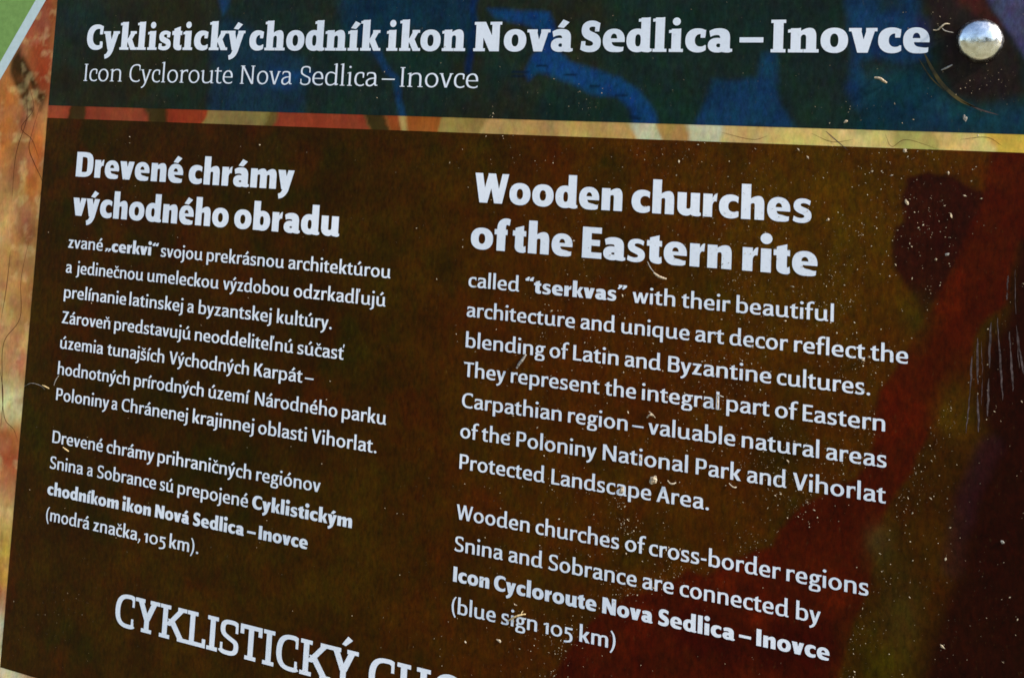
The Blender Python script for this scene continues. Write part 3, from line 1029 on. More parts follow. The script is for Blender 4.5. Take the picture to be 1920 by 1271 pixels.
        P.path([(a, X), (a, -.06), (a, -.20, a - .06, D + .06, a - .20, D + .02)], cut0='h', t1=.75, span=.2)
        P.dot(a, S.dot, max(a * 1.17, .058)); l = S.sb; r = S.sb
    elif g == 'l':
        P.stem(a, 0, A); l = r = S.sb + sadd
    elif g == 'k':
        P.stem(a, 0, A)
        th = (a * .92 + .02) if not HV else a * .80
        P.diag(2 * a + th * .35, X * .40, W - th * 1.05, X, th * .95)
        P.diag(W - th * 1.02, 0, a * 2 + th * .62, X * .60, th * 1.12)
        if ser:
            P.rect(W - th * 2.2 - S.s * .5, X - S.hs, W - .0, X); P.rect(W - th * 2.0, 0, W + S.s * .5, S.hs)
        l = S.sb + sadd; r = dg
    elif g in 'vy':
        th = a * (1.06 if not ser or not HV else .94)
        cx = W * .5
        P.diag(cx - a * .12, 0, th, X, th)
        if g == 'v':
            P.diag(cx + a * .12, 0, W - th * .86, X, th * .86)
        else:
            P.path([(W - th * .84, X), (cx + a * .05, 0), (cx - .05, -.13, cx - .10, D + .055, cx - .24 - a * .3, D + .02)], m=.9, t1=.95, cut0='h', cut1=None, mb=1.15)
        if ser:
            P.rect(-S.s * .6, X - S.hs, th * 2 + S.s * .45, X); P.rect(W - th * 1.72 - S.s * .45, X - S.hs, W + S.s * .6, X)
        l = r = dg + sadd * .5
    elif g in 'wW':
        Y = X if g == 'w' else C
        th = a * .98
        x1, x2, xm = W * .27, W * .73, W * .5
        P.diag(x1, 0, th, Y, th); P.diag(x1 + th * .2, 0, xm, Y, th * .86)
        P.diag(x2 - th * .2, 0, xm, Y, th); P.diag(x2, 0, W - th * .86, Y, th * .86)
        l = r = dg
    elif g in 'zZ':
        Y = X if g == 'z' else C
        P.rect(.02, Y - 2 * b, W - .01, Y); P.rect(0, 0, W, 2 * b)
        P.diag(a * 1.15, 2 * b * .2, W - a * 1.3, Y - 2 * b * .2, a * 1.15)
        l = r = rnd
    elif g == 'g':
        P.ring(.03, W * .86, X * .29, X + OV, m=.93)
        P.path([(W * .66, X * .93), (W * .8, X * .90, W * .9, X * .92, W + .02, X * .95)], m=1.0, cut1='v', mb=.9)
        P.path([(W * .30, X * .38), (W * .12, X * .32, W * .08, X * .16, W * .30, X * .115), (W * .42, X * .09)], m=.85)
        P.path([(W * .28, X * .13), (W * .75, X * .10, W - a, X * .10, W - a, D * .40), (W - a, D * .85, W * .7, D + b - OV, W * .45, D + b - OV),
                (W * .2, D + b - OV, a * .85, D * .86, a * .85, D * .50), (a * .85, D * .22, W * .16, X * .03, W * .36, X * .09)], m=.9)
        l = rnd; r = dg
    elif g == 'C':
        T2 = C + OV - b
        P.path([(W - .01, C * .875), (W - .10, C * .965, W * .84, T2, W * .64, T2), (a + (W * .62 - a) * .36, T2, a, C * .80, a, C * .48),
                (a, C * .19, a + (W * .62 - a) * .36, b - OV, W * .64, b - OV), (W * .84, b - OV, W - .09, C * .04, W - .01, C * .105)], cut0='v', cut1='v', span=.12, t0=1.05)
        if ser:
            w = max(a * .95, .045)
            P.rect(W - .01 - w, C * .66, W - .01, C * .90)
            if S is STY['slab'] or S is STY['title']:
                P.rect(W - .02 - w, C * .07, W - .02, C * (.30 if S is STY['slab'] else .26))
        l = rnd; r = rnd
    elif g == 'D':
        P.stem(a, 0, C, top='b')
        P.path([(a, C - b), (W * .42, C - b), (W * .80, C - b, W - a, C * .80, W - a, C * .5), (W - a, C * .2, W * .80, b, W * .42, b), (a, b)])
        l = S.sb + sadd; r = rnd
    elif g in 'PB':
        P.stem(a, 0, C, top='b')
        y = C * .42 if g == 'P' else C * .52
        x2 = W - (a if g == 'P' else a * 1.15)
        P.path([(a, C - b), (W * .45, C - b), (W * .80, C - b, x2, C * .90, x2, (C + y) / 2), (x2, y + .06, W * .80, y + b * .2, W * .45, y + b * .2), (a, y + b * .2)])
        if g == 'B':
            P.path([(a, y + b * .2), (W * .5, y + b * .2), (W * .86, y, W - a, y * .80, W - a, y * .5), (W - a, b + .02, W * .8, b, W * .5, b), (a, b)])
        l = S.sb + sadd; r = rnd
    elif g == 'I':
        P.stem(a, 0, C, top='b'); l = r = S.sb + sadd
    elif g in 'EL':
        P.stem(a, 0, C, top='b' if g == 'L' else None)
        P.rect(a, 0, W, 2 * b)
        if g == 'E':
            P.rect(a, C - 2 * b, W - .015, C); P.rect(a, C * .50 - b, W * .90, C * .50 + b)
        elif ser:
            P.rect(W - 1.6 * b, 0, W, C * .26)
        l = S.sb + sadd; r = dg
    elif g == 'T':
        P.stem(W / 2, 0, C, top=None)
        P.rect(0, C - 2 * b, W, C)
        if ser:
            P.rect(0, C * .72, 1.7 * b, C); P.rect(W - 1.7 * b, C * .72, W, C)
        l = r = dg
    elif g == 'H':
        P.stem(a, 0, C, top='b'); P.stem(W - a, 0, C, top='b'); P.rect(a, C * .5 - b, W - a, C * .5 + b)
        l = r = S.sb + sadd
    elif g == 'N':
        n = a * (.92 if ser else .98)
        P.stem(n + (.05 if ser else 0), 0, C, top=None, m=.92 if ser else .98)
        x2 = W - n - (.05 if ser else 0)
        P.rect(x2 - n, 0, x2 + n, C)
        P.diag(x2 + n - a * 1.15, 0, (.05 if ser else 0) + a * 1.15, C, a * 1.15)
        if ser:
            P.rect(x2 - n - S.s, C - S.hs, x2 + n + S.s, C); P.rect(-S.s * .2, C - S.hs, .3 * W, C)
        l = r = S.sb + sadd * .6
    elif g == 'K':
        P.stem(a, 0, C, top='b')
        th = a * 1.02 + .01
        P.diag(2 * a + th * .2, C * .40, W - th * 1.05, C, th)
        P.diag(W - th * 1.05, 0, a * 2 + th * 1.2, C * .60, th * 1.12)
        if ser:
            P.rect(W - th * 2 - S.s, C - S.hs, W + .02, C); P.rect(W - th * 2.2 - S.s * .6, 0, W + .05, S.hs)
        l = S.sb + sadd; r = dg
    elif g in 'VA':
        th = a * 1.08
        cx = W / 2
        if g == 'V':
            P.diag(cx - a * .1, 0, th, C, th); P.diag(cx + a * .1, 0, W - th * .85, C, th * .88)
        else:
            P.diag(th * .85, 0, cx - a * .05, C, th * .9); P.diag(W - th, 0, cx + a * .05, C, th)
            P.rect(W * .22, C * .27, W * .78, C * .27 + 2 * b * .95)
        l = r = dg
    elif g == 'Y':
        cx, th = W / 2, a * 1.12
        P.stem(cx, 0, C * .46, top=None)
        P.diag(cx - a * .05, C * .38, th + (.04 if ser else 0), C, th); P.diag(cx + a * .05, C * .38, W - th - (.04 if ser else 0), C, th)
        if ser:
            P.rect(-.02, C - S.hs, 2 * th + S.s + .03, C); P.rect(W - 2 * th - S.s - .03, C - S.hs, W + .02, C)
        l = r = dg
    elif g == '1':
        W = .36 + S.we
        xs = W - a - .03
        P.rect(xs - a, 0, xs + a, X + .01)
        P.poly([(xs + a, X + .01), (xs - a - .14, X - .05), (xs - a - .14, X - .05 - 1.9 * b), (xs - a + .01, X - 1.9 * b)])
        l = r = S.sb * .8
    elif g == '5':
        W = .52 + S.we
        d = D * .82
        P.rect(.07, X - 2 * b, W - .02, X + .01)
        P.rect(.06, X * .42, .06 + 1.6 * a, X)
        P.path([(.07, X * .50), (W * .45, X * .58, W - a, X * .50, W - a, X * .10), (W - a, d + .14, W * .62, d + b, .02, d + b * .9)], t1=.9, cut1='v')
        l = r = S.sb * .8
    elif g == '.':
        W = 2.3 * a; P.dot(W / 2, W / 2 - OV, W / 2); l = r = S.sb * .9
    elif g == ',':
        W = 2.2 * a; P.poly([(W * .2, W), (W * 1.05, W), (W * .95, .02), (W * .3, -.19), (-.02, -.17), (W * .35, .02)]); l = r = S.sb * .7
    elif g == '–':
        W = .72 + S.we * .4; P.rect(0, X * .52 - b * .92, W, X * .52 + b * .92); l = r = rnd
    elif g == '-':
        W = .30; P.rect(0, X * .50 - b, W, X * .50 + b); l = r = rnd
    elif g in '()':
        W = .27
        k = 1 if g == '(' else -1
        o = (lambda x: x) if g == '(' else (lambda x: W - x)
        P.path([(o(W), A * .98), (o(a - .06), A * .74, o(a - .06), A * .12, o(W), -.26)], m=.82, t0=.7, t1=.7, span=.4)
        l = r = S.sb * .8
    elif g in '“”„':
        q = .19 + a * .55
        W = 2 * q
        for i in (0, 1):
            x = i * q + .01
            w = a * 1.35 + .02
            if g == '“':
                y = A - .30
                P.poly([(x + .02, y), (x + .02 + w, y), (x + w + .03, y + .10), (x + w + .08, y + .27), (x + w * .72 + .03, y + .27), (x - .0, y + .12)])
            else:
                y = A - .02 if g == '”' else .13 + a
                P.poly([(x + .04, y), (x + .06 + w, y), (x + .06 + w, y - .12), (x + w * .35, y - .29), (x - .02, y - .27), (x + .06, y - .12)])
        l = r = S.sb * .5
    # marks above the letters
    if acc in ('acute', 'cap'):
        y0 = (X if acc == 'acute' else C) + .085
        cx = W * .5 + (.02 if g != 'i' else .02)
        h = max(a * .80, .045)
        y0 -= .04 * (a > .1)
        P.poly([(cx - .03 - h, y0 + .03), (cx - .03 + h * .75, y0), (cx + .13 + h, y0 + .19), (cx + .09 - h * .45, y0 + .28)])
    elif acc == 'caron':
        cx, y0, h = W * .5, X + .085, max(a * .62, .04)
        P.diag(cx, y0, cx - .13, y0 + .19, h); P.diag(cx, y0, cx + .13, y0 + .19, h)
    elif acc == 'apos':
        x = (W + .035) if g == 'l' else (.09 + 2 * a + .10)
        y = A if g == 'l' else A + .02
        P.poly([(x, y), (x + a * 1.35, y), (x + a * .75, y - .25), (x + .005, y - .25)])
        if g == 'l':
            W += .02 + a
    V, F = P.mesh()
    return V, F, W, l, r


def get(ch, S):
    if ch not in S.cache:
        S.cache[ch] = glyph(ch, S)
    return S.cache[ch]


def text_line(v, size, words, h, parent, label):
    """one printed line; words = [(text, style, u_start, u_end)] in mm"""
    verts, faces = [], []
    for txt, sty, u0, u1 in words:
        S = STY[sty]
        gs = [get(c, S) for c in txt]
        x, pos = 0.0, []
        for i, (V, F, W, l, r) in enumerate(gs):
            if i:
                x += l
            pos.append(x)
            x += W + (r if i < len(gs) - 1 else 0)
        lo = min(p + V[:, 0].min() for (V, F, W, l, r), p in zip(gs, pos))
        hi = max(p + V[:, 0].max() for (V, F, W, l, r), p in zip(gs, pos))
        u0, u1 = u0 + 0.16, u1 - 0.16
        sx = (u1 - u0) / (hi - lo)
        if not 0.72 < sx / size < 1.30:
            print('WORD FIT', txt, sty, round(sx / size, 2))
        for i, ((V, F, W, l, r), p) in enumerate(zip(gs, pos)):
            k = len(verts)
            for q in V:
                verts.append(at(u0 + (p - lo + q[0]) * sx, v + q[1] * size, h + 0.012 * (i % 2)))
            faces += [tuple(k + i for i in f) for f in F]
    me = bpy.data.meshes.new('lettering')
    me.from_pydata(verts, [], faces)
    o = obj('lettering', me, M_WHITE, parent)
    o['label'] = label
    return o


TEXT = [
    (108.31, 13.8, [('Cyklistický', 'title', 1.07, 106.53), ('chodník', 'title', 109.0, 186.25), ('ikon', 'title', 189.11, 231.68), ('Nová', 'title', 235.56, 285.13), ('Sedlica', 'title', 288.38, 356.94), ('–', 'title', 359.61, 369.94), ('Inovce', 'title', 372.73, 435.3)],
     'heavy white slab serif title across the header'),
    (90.99, 9.4, [('Icon', 'sub', 1.01, 28.08), ('Cycloroute', 'sub', 32.77, 100.55), ('Nova', 'sub', 104.9, 136.75), ('Sedlica', 'sub', 141.07, 185.87), ('–', 'sub', 187.78, 195.21), ('Inovce', 'sub', 197.71, 239.26)],
     'thin white serif subtitle in the header'),
    (38.59, 13.4, [('Drevené', 'head', 1.05, 73.64), ('chrámy', 'head', 77.0, 141.9)],
     'bold heading, first line of the left column'),
    (17.52, 13.4, [('východného', 'head', 0.99, 104.26), ('obradu', 'head', 107.44, 169.64)],
     'bold heading, second line of the left column'),
    (38.24, 13.5, [('Wooden', 'head', 240.08, 311.21), ('churches', 'head', 315.07, 391.41)],
     'bold heading, first line of the right column'),
    (16.97, 13.5, [('of', 'head', 239.41, 259.11), ('the', 'head', 260.13, 289.17), ('Eastern', 'head', 293.4, 359.49), ('rite', 'head', 363.68, 394.25)],
     'bold heading, second line of the right column'),
    (-0.08, 6.35, [('zvané', 'reg', -0.0, 24.26), ('„cerkvi“', 'bold', 25.62, 61.49), ('svojou', 'reg', 62.6, 89.78), ('prekrásnou', 'reg', 92.12, 139.24), ('architektúrou', 'reg', 141.55, 199.08)],
     'left column text line: zvané'),
    (-13.44, 6.35, [('a', 'reg', -0.21, 4.28), ('jedinečnou', 'reg', 6.98, 52.87), ('umeleckou', 'reg', 55.33, 101.01), ('výzdobou', 'reg', 103.45, 143.17), ('odzrkadľujú', 'reg', 145.71, 197.29)],
     'left column text line: a jedinečnou'),
    (-26.86, 6.35, [('prelínanie', 'reg', -0.14, 42.83), ('latinskej', 'reg', 44.68, 79.93), ('a', 'reg', 82.47, 86.82), ('byzantskej', 'reg', 89.46, 134.1), ('kultúry.', 'reg', 136.89, 168.72)],
     'left column text line: prelínanie'),
    (-40.42, 6.35, [('Zároveň', 'reg', -0.06, 33.5), ('predstavujú', 'reg', 35.95, 85.98), ('neoddeliteľnú', 'reg', 88.36, 147.83), ('súčasť', 'reg', 149.73, 176.55)],
     'left column text line: Zároveň'),
    (-53.8, 6.35, [('územia', 'reg', 0.13, 30.19), ('tunajších', 'reg', 32.72, 70.44), ('Východných', 'reg', 73.35, 122.92), ('Karpát', 'reg', 125.72, 154.08), ('–', 'reg', 155.23, 160.47)],
     'left column text line: územia'),
    (-67.59, 6.35, [('hodnotných', 'reg', -0.04, 49.27), ('prírodných', 'reg', 51.91, 96.6), ('území', 'reg', 99.3, 124.49), ('Národného', 'reg', 127.24, 174.73), ('parku', 'reg', 176.96, 201.25)],
     'left column text line: hodnotných'),
    (-81.09, 6.35, [('Poloniny', 'reg', 0.3, 36.91), ('a', 'reg', 38.37, 42.61), ('Chránenej', 'reg', 45.1, 87.98), ('krajinnej', 'reg', 90.65, 128.22), ('oblasti', 'reg', 130.39, 158.64), ('Vihorlat.', 'reg', 161.02, 197.04)],
     'left column text line: Poloniny'),
    (-103.43, 6.35, [('Drevené', 'reg', 0.21, 35.07), ('chrámy', 'reg', 37.35, 68.76), ('prihraničných', 'reg', 70.71, 128.38), ('regiónov', 'reg', 131.05, 168.06)],
     'left column text line: Drevené chrámy'),
    (-116.86, 6.35, [('Snina', 'reg', -0.22, 23.16), ('a', 'reg', 25.7, 29.79), ('Sobrance', 'reg', 32.3, 71.29), ('sú', 'reg', 73.26, 82.34), ('prepojené', 'reg', 84.71, 127.64), ('Cyklistickým', 'bold', 129.84, 186.34)],
     'left column text line: Snina'),
    (-130.53, 6.35, [('chodníkom', 'bold', -0.26, 48.36), ('ikon', 'bold', 50.49, 69.28), ('Nová', 'bold', 71.63, 93.31), ('Sedlica', 'bold', 95.48, 126.39), ('–', 'bold', 127.99, 133.3), ('Inovce', 'bold', 134.76, 162.98)],
     'bold left column text line: chodníkom ikon'),
    (-143.73, 6.35, [('(modrá', 'reg', 0.27, 30.27), ('značka,', 'reg', 32.64, 63.91), ('105', 'reg', 65.94, 79.93), ('km).', 'reg', 82.01, 100.3)],
     'left column text line: modrá značka'),
    (-0.5, 6.5, [('called', 'reg', 239.37, 264.8), ('“tserkvas”', 'bold', 267.33, 314.83), ('with', 'reg', 317.21, 336.23), ('their', 'reg', 338.71, 359.51), ('beautiful', 'reg', 361.79, 401.08)],
     'right column text line: called'),
    (-13.93, 6.5, [('architecture', 'reg', 239.3, 291.87), ('and', 'reg', 294.19, 310.27), ('unique', 'reg', 312.76, 342.86), ('art', 'reg', 345.01, 357.38), ('decor', 'reg', 359.39, 383.34), ('reflect', 'reg', 385.54, 413.32), ('the', 'reg', 415.07, 429.36)],
     'right column text line: architecture'),
    (-27.7, 6.5, [('blending', 'reg', 239.54, 278.66), ('of', 'reg', 280.4, 289.62), ('Latin', 'reg', 291.4, 312.37), ('and', 'reg', 314.84, 331.02), ('Byzantine', 'reg', 333.86, 377.15), ('cultures.', 'reg', 379.1, 415.6)],
     'right column text line: blending'),
    (-40.79, 6.5, [('They', 'reg', 239.33, 260.34), ('represent', 'reg', 262.54, 304.31), ('the', 'reg', 306.46, 320.66), ('integral', 'reg', 322.91, 356.26), ('part', 'reg', 358.98, 376.8), ('of', 'reg', 378.7, 388.08), ('Eastern', 'reg', 389.67, 421.38)],
     'right column text line: They represent'),
    (-54.55, 6.5, [('Carpathian', 'reg', 239.23, 287.6), ('region', 'reg', 290.27, 317.53), ('–', 'reg', 319.27, 324.56), ('valuable', 'reg', 326.33, 363.34), ('natural', 'reg', 365.7, 396.73), ('areas', 'reg', 399.06, 422.13)],
     'right column text line: Carpathian region'),
    (-68.06, 6.5, [('of', 'reg', 239.18, 248.53), ('the', 'reg', 249.77, 263.85), ('Poloniny', 'reg', 266.67, 304.15), ('National', 'reg', 306.74, 344.11), ('Park', 'reg', 347.1, 366.16), ('and', 'reg', 368.28, 384.29), ('Vihorlat', 'reg', 386.49, 422.09)],
     'right column text line: of the Poloniny'),
    (-81.7, 6.5, [('Protected', 'reg', 239.57, 281.05), ('Landscape', 'reg', 283.91, 328.93), ('Area.', 'reg', 330.98, 353.45)],
     'right column text line: Protected'),
    (-103.84, 6.5, [('Wooden', 'reg', 239.37, 275.09), ('churches', 'reg', 277.6, 315.81), ('of', 'reg', 318.13, 327.41), ('cross-border', 'reg', 328.59, 382.88), ('regions', 'reg', 384.95, 416.43)],
     'right column text line: Wooden churches'),
    (-117.73, 6.5, [('Snina', 'reg', 239.1, 263.19), ('and', 'reg', 265.56, 281.83), ('Sobrance', 'reg', 284.16, 324.1), ('are', 'reg', 326.31, 339.9), ('connected', 'reg', 342.19, 386.49), ('by', 'reg', 389.07, 398.81)],
     'right column text line: Snina and'),
    (-130.99, 6.5, [('Icon', 'bold', 239.35, 257.33), ('Cycloroute', 'bold', 259.29, 306.96), ('Nova', 'bold', 309.28, 331.51), ('Sedlica', 'bold', 333.58, 365.56), ('–', 'bold', 366.97, 372.09), ('Inovce', 'bold', 373.89, 402.48)],
     'bold right column text line: Icon Cycloroute'),
    (-144.54, 6.5, [('(blue', 'reg', 239.38, 261.12), ('sign', 'reg', 263.29, 280.68), ('105', 'reg', 283.39, 296.96), ('km)', 'reg', 299.7, 315.99)],
     'right column text line: blue sign'),
    (-187.19, 16.0, [('CYKLISTICKÝ', 'slab', 51.34, 194.06), ('CHO', 'slab', 199.49, 248.7), ('DNÍK', 'slab', 252.83, 310.97)],
     'large white slab serif capitals along the lower edge'),
]
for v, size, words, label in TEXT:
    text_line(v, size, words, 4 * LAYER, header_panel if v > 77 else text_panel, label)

# ------------------------------------------------------------------ the bolt
def lathe(name, prof, mat, parent, seg=48):
    verts, faces = [], []
    for r, h in prof:
        for i in range(seg):
            t = 2 * math.pi * i / seg
            verts.append((r * math.cos(t) * MM, -h * MM, r * math.sin(t) * MM))
    for j in range(len(prof) - 1):
        for i in range(seg):
            k = (i + 1) % seg
            faces.append((j * seg + i, j * seg + k, (j + 1) * seg + k, (j + 1) * seg + i))
    faces.append(tuple(range((len(prof) - 1) * seg, len(prof) * seg)))
    me = bpy.data.meshes.new(name)
    me.from_pydata(verts, [], faces)
    bm = bmesh.new()
    bm.from_mesh(me)
    bmesh.ops.recalc_face_normals(bm, faces=bm.faces)
    bm.to_mesh(me)
    bm.free()
    for p in me.polygons:
        p.use_smooth = True
    return obj(name, me, mat, parent)


BOLT = (453.6, 113.2)
prof = [(8.25, 0.12), (8.62, 0.25), (8.65, 0.75), (8.5, 1.15)]
for i in range(1, 13):
    t = i / 12 * math.pi / 2
    prof.append((8.4 * math.cos(t) + 0.02, 1.25 + 4.7 * math.sin(t)))
bolt = lathe('bolt', prof, M_STEEL, board)
bolt.location = (BOLT[0] * MM, 0, BOLT[1] * MM)
bolt['label'] = 'polished domed steel bolt head in the upper right corner'

# scratches and stains in the film
def sliver(name, pts, w, mat, h, parent=board):
    verts, faces = [], []
    n = len(pts)
    for i, (u, v) in enumerate(pts):
        a, b = pts[max(i - 1, 0)], pts[min(i + 1, n - 1)]
        d = Vector((b[0] - a[0], b[1] - a[1])).normalized()
        k = w * math.sin(math.pi * (i + .35) / (n - .3)) ** .6
        verts += [at(u - d.y * k, v + d.x * k, h), at(u + d.y * k, v - d.x * k, h)]
    for i in range(n - 1):
        faces.append((2 * i, 2 * i + 1, 2 * i + 3, 2 * i + 2))
    me = bpy.data.meshes.new(name)
    me.from_pydata(verts, [], faces)
    return obj(name, me, mat, parent)


def smooth(pts, n=14):
    pts = [Vector(p) for p in pts]
    q = [pts[0] * 2 - pts[1]] + pts + [pts[-1] * 2 - pts[-2]]
    out = []
    for i in range(1, len(q) - 2):
        for j in range(n):
            t = j / n
            out.append(tuple(.5 * (2 * q[i] + (q[i + 1] - q[i - 1]) * t + (2 * q[i - 1] - 5 * q[i] + 4 * q[i + 1] - q[i + 2]) * t * t
                                   + (3 * q[i] - q[i - 1] - 3 * q[i + 1] + q[i + 2]) * t ** 3)))
    out.append(tuple(pts[-1]))
    return out


for pts, w in [([(460.8, 6.8), (461.7, -5.9), (463.0, -23.6)], .20), ([(458.6, 5.0), (458.2, -12.2), (457.7, -30.2)], .24), ([(454.0, -1.5), (454.2, -18.7), (454.8, -36.5)], .22),
               ([(452.2, -8.5), (451.5, -23.0), (450.3, -37.5)], .18), ([(465.1, 2.1), (465.8, -9.4), (466.4, -19.8)], .22), ([(467.9, 2.3), (469.0, -7.1), (470.2, -13.3)], .2),
               ([(464.5, 23.2), (464.2, 18.4), (464.1, 14.0)], .15), ([(466.7, 25.6), (467.3, 6.7), (468.7, -11.1)], .12), ([(455.3, -2.5), (455.8, -14.5), (455.6, -26.5)], .10)]:
    rs = random.Random(int(pts[0][0] * 10))
    q = smooth(pts, 9)
    q = [(u + rs.gauss(0, .10), v) for u, v in q]
    cut = rs.randint(5, 12)
    for part in (q[:cut + 1], q[cut + rs.randint(0, 2):]):       # each mark is broken once
        if len(part) > 3:
            sliver('scratch', part, w * rs.uniform(.8, 1.9), M_SCRATCH, 5 * LAYER)
sliver('stain', smooth([(433.2, 108.3), (436.3, 101.9), (440.3, 95.6), (446.6, 89.8), (452.4, 87.0)]), .75, M_YELLOW, 5 * LAYER)
sliver('scratch', smooth([(431.1, 106.2), (435.7, 98.7), (441.1, 93.1)]), .22, M_YELLOW, 5 * LAYER)
sliver('scratch', smooth([(446.6, 89.8), (453.4, 86.4), (460.4, 84.3)]), .28, M_SCRATCH, 5 * LAYER)
sliver('scratch', smooth([(396.0, 76.0), (399.8, 72.7), (404.9, 68.5)], 6), .20, M_SCRATCH, 5 * LAYER)


for pts, w in [([(-37.7, 86.6), (-33.5, 74.6), (-41.4, 63.9), (-32.7, 57.5), (-25.9, 46.5)], .22), ([(-28.1, 79.2), (-33.1, 61.1), (-34.1, 52.1), (-28.7, 43.4), (-22.1, 33.4), (-24.8, 22.9)], .22), ([(-41.3, -4.7), (-42.0, -25.4), (-43.9, -43.2)], .22), ([(-27.0, 8.1), (-31.7, -18.7), (-30.0, -40.4), (-40.1, -54.5), (-39.6, -71.8), (-35.4, -94.3), (-27.6, -100.5), (-23.7, -107.0)], .22), ([(-41.6, -69.1), (-37.5, -83.1), (-37.0, -100.3)], .22), ([(-39.5, 82.0), (-38.0, 68.5), (-43.6, 48.7), (-43.7, 21.8)], .22), ([(352.7, 74.2), (366.3, 71.5), (372.8, 73.3)], .09), ([(390.1, 75.0), (398.6, 71.7), (406.9, 72.9)], .09), ([(419.1, 75.5), (421.7, 70.6), (427.2, 73.6), (439.1, 70.2)], .09), ([(446.8, 74.3), (456.4, 75.5), (462.0, 72.2)], .09)]:
    sliver('map_line', smooth(pts, 6), w, M_LINE, 1.5 * LAYER)


# ------------------------------------------------------------------ dust: fine grains that nobody could count
def dust():
    rng = np.random.default_rng(11)
    verts, faces = [], []
    octa = [(0, 2, 4), (2, 1, 4), (1, 3, 4), (3, 0, 4)]

    def grain(u, v, s):
        k = len(verts)
        t = rng.random() * 6.28
        e = 1 + rng.random() * 1.4
        for i in range(4):
            th = t + (0, math.pi, math.pi / 2, 3 * math.pi / 2)[i]
            r = s * (e if i < 2 else 1) * (.7 + .6 * rng.random())
            verts.append(at(u + r * math.cos(th), v + r * math.sin(th), 4.2 * LAYER))
        verts.append(at(u + s * rng.normal(0, .3), v + s * rng.normal(0, .3), 4.2 * LAYER + s * (.5 + .9 * rng.random())))
        faces.extend((k + a, k + b, k + c) for a, b, c in octa)

    N = 64000
    u, v = rng.uniform(-20, 480, N), rng.uniform(-220, 70, N)
    red = poly_dist(u, v, RED)
    dens = np.clip((u - 225) / 150, 0.035, 1)
    dens *= .30 + 1.1 * np.clip(fbm(u, v, 34, 5) * 3 + .45, 0, 1)
    dens = np.where(red > 0, dens * .05, dens * (1 + 1.6 * np.exp(-(red / 6) ** 2)))
    dens = np.where(u > 448, dens * .25, dens)
    keep = rng.random(N) < dens * .36
    for a, b in zip(u[keep], v[keep]):
        grain(a, b, min(.068 * math.exp(rng.normal(0, .62)), .55))
    # clusters
    for c, r, n, s in [((318.7, -94.7), 6, 34, .13), ((314.7, -84.4), 5, 18, .15), ((320.9, -120.5), 12, 50, .10), ((288.9, -149.8), 16, 80, .11), ((400.1, 8.6), 16, 50, .10), ((415.9, 33.2), 16, 36, .13),
                       ((435.6, 40.8), 18, 60, .10), ((415.4, 56.5), 16, 30, .13), ((408.9, -17.9), 10, 50, .10), ((389.6, -72.5), 12, 60, .10), ((376.8, -64.0), 10, 50, .10), ((369.1, -92.6), 10, 40, .08),
                       ((410.8, 82.1), 22, 26, .12), ((456.1, 95.8), 18, 50, .11), ((438.4, 119.0), 14, 14, .10), ((251.6, 77.8), 10, 12, .12), ((295.2, 83.8), 12, 24, .08), ((336.4, -106.9), 12, 50, .09),
                       ((14.3, -189.2), 24, 50, .07), ((222.7, -160.0), 26, 22, .08), ((291.7, -1.2), 20, 16, .08), ((356.0, -26.1), 12, 46, .10)]:
        for i in range(n):
            grain(c[0] + rng.normal(0, r * .5), c[1] + rng.normal(0, r * .4), min(s * math.exp(rng.normal(0, .5)), .6))
    # a faint scatter over the header
    for i in range(260):
        grain(rng.uniform(-20, 480), rng.uniform(80, 136), .06 * math.exp(rng.normal(0, .5)))
    me = bpy.data.meshes.new('dust')
    me.from_pydata(verts, [], faces)
    o = obj('dust', me, M_DUST)
    o.location = board.location
    o['kind'] = 'stuff'
    o['label'] = 'fine pale dust grains stuck to the right half of the board'


dust()


# ------------------------------------------------------------------ single bits of debris lying on the film
def tag(o, label, cat, group=None):
    o['label'], o['category'] = label, cat
    if group:
        o['group'] = group
    return o


def centre(o, me, c):
    o.location = Vector(at(c[0], c[1], 0)) + board.location


def fibre(name, pts, r, mat, label, cat, lift=0.5, flatten=0.7):
    """a bent stalk or curled fibre; its middle stands slightly off the film"""
    p = smooth(pts, 5)
    c = p[len(p) // 2]
    n = len(p)
    verts, faces = [], []
    for i, (u, v) in enumerate(p):
        a, b = p[max(i - 1, 0)], p[min(i + 1, n - 1)]
        d = Vector((b[0] - a[0], b[1] - a[1])).normalized()
        s = i / (n - 1)
        rr = r * (.35 + .65 * math.sin(math.pi * min(max(s, .03), .97)) ** .5) * (1 + .18 * math.sin(i * 2.3))
        h = 4.2 * LAYER + rr * flatten * .8 + lift * math.sin(math.pi * s)
        for j in range(6):
            t = j * math.pi / 3
            verts.append(at(u - c[0] - d.y * rr * math.cos(t), v - c[1] + d.x * rr * math.cos(t), h + rr * flatten * math.sin(t)))
    for i in range(n - 1):
        for j in range(6):
            k = (j + 1) % 6
            faces.append((i * 6 + j, i * 6 + k, i * 6 + 6 + k, i * 6 + 6 + j))
    faces += [tuple(range(6)), tuple(range((n - 1) * 6, n * 6))]
    me = bpy.data.meshes.new(name)
    me.from_pydata(verts, [], faces)
    for q in me.polygons:
        q.use_smooth = True
    o = obj(name, me, mat)
    centre(o, me, c)
    return tag(o, label, cat)


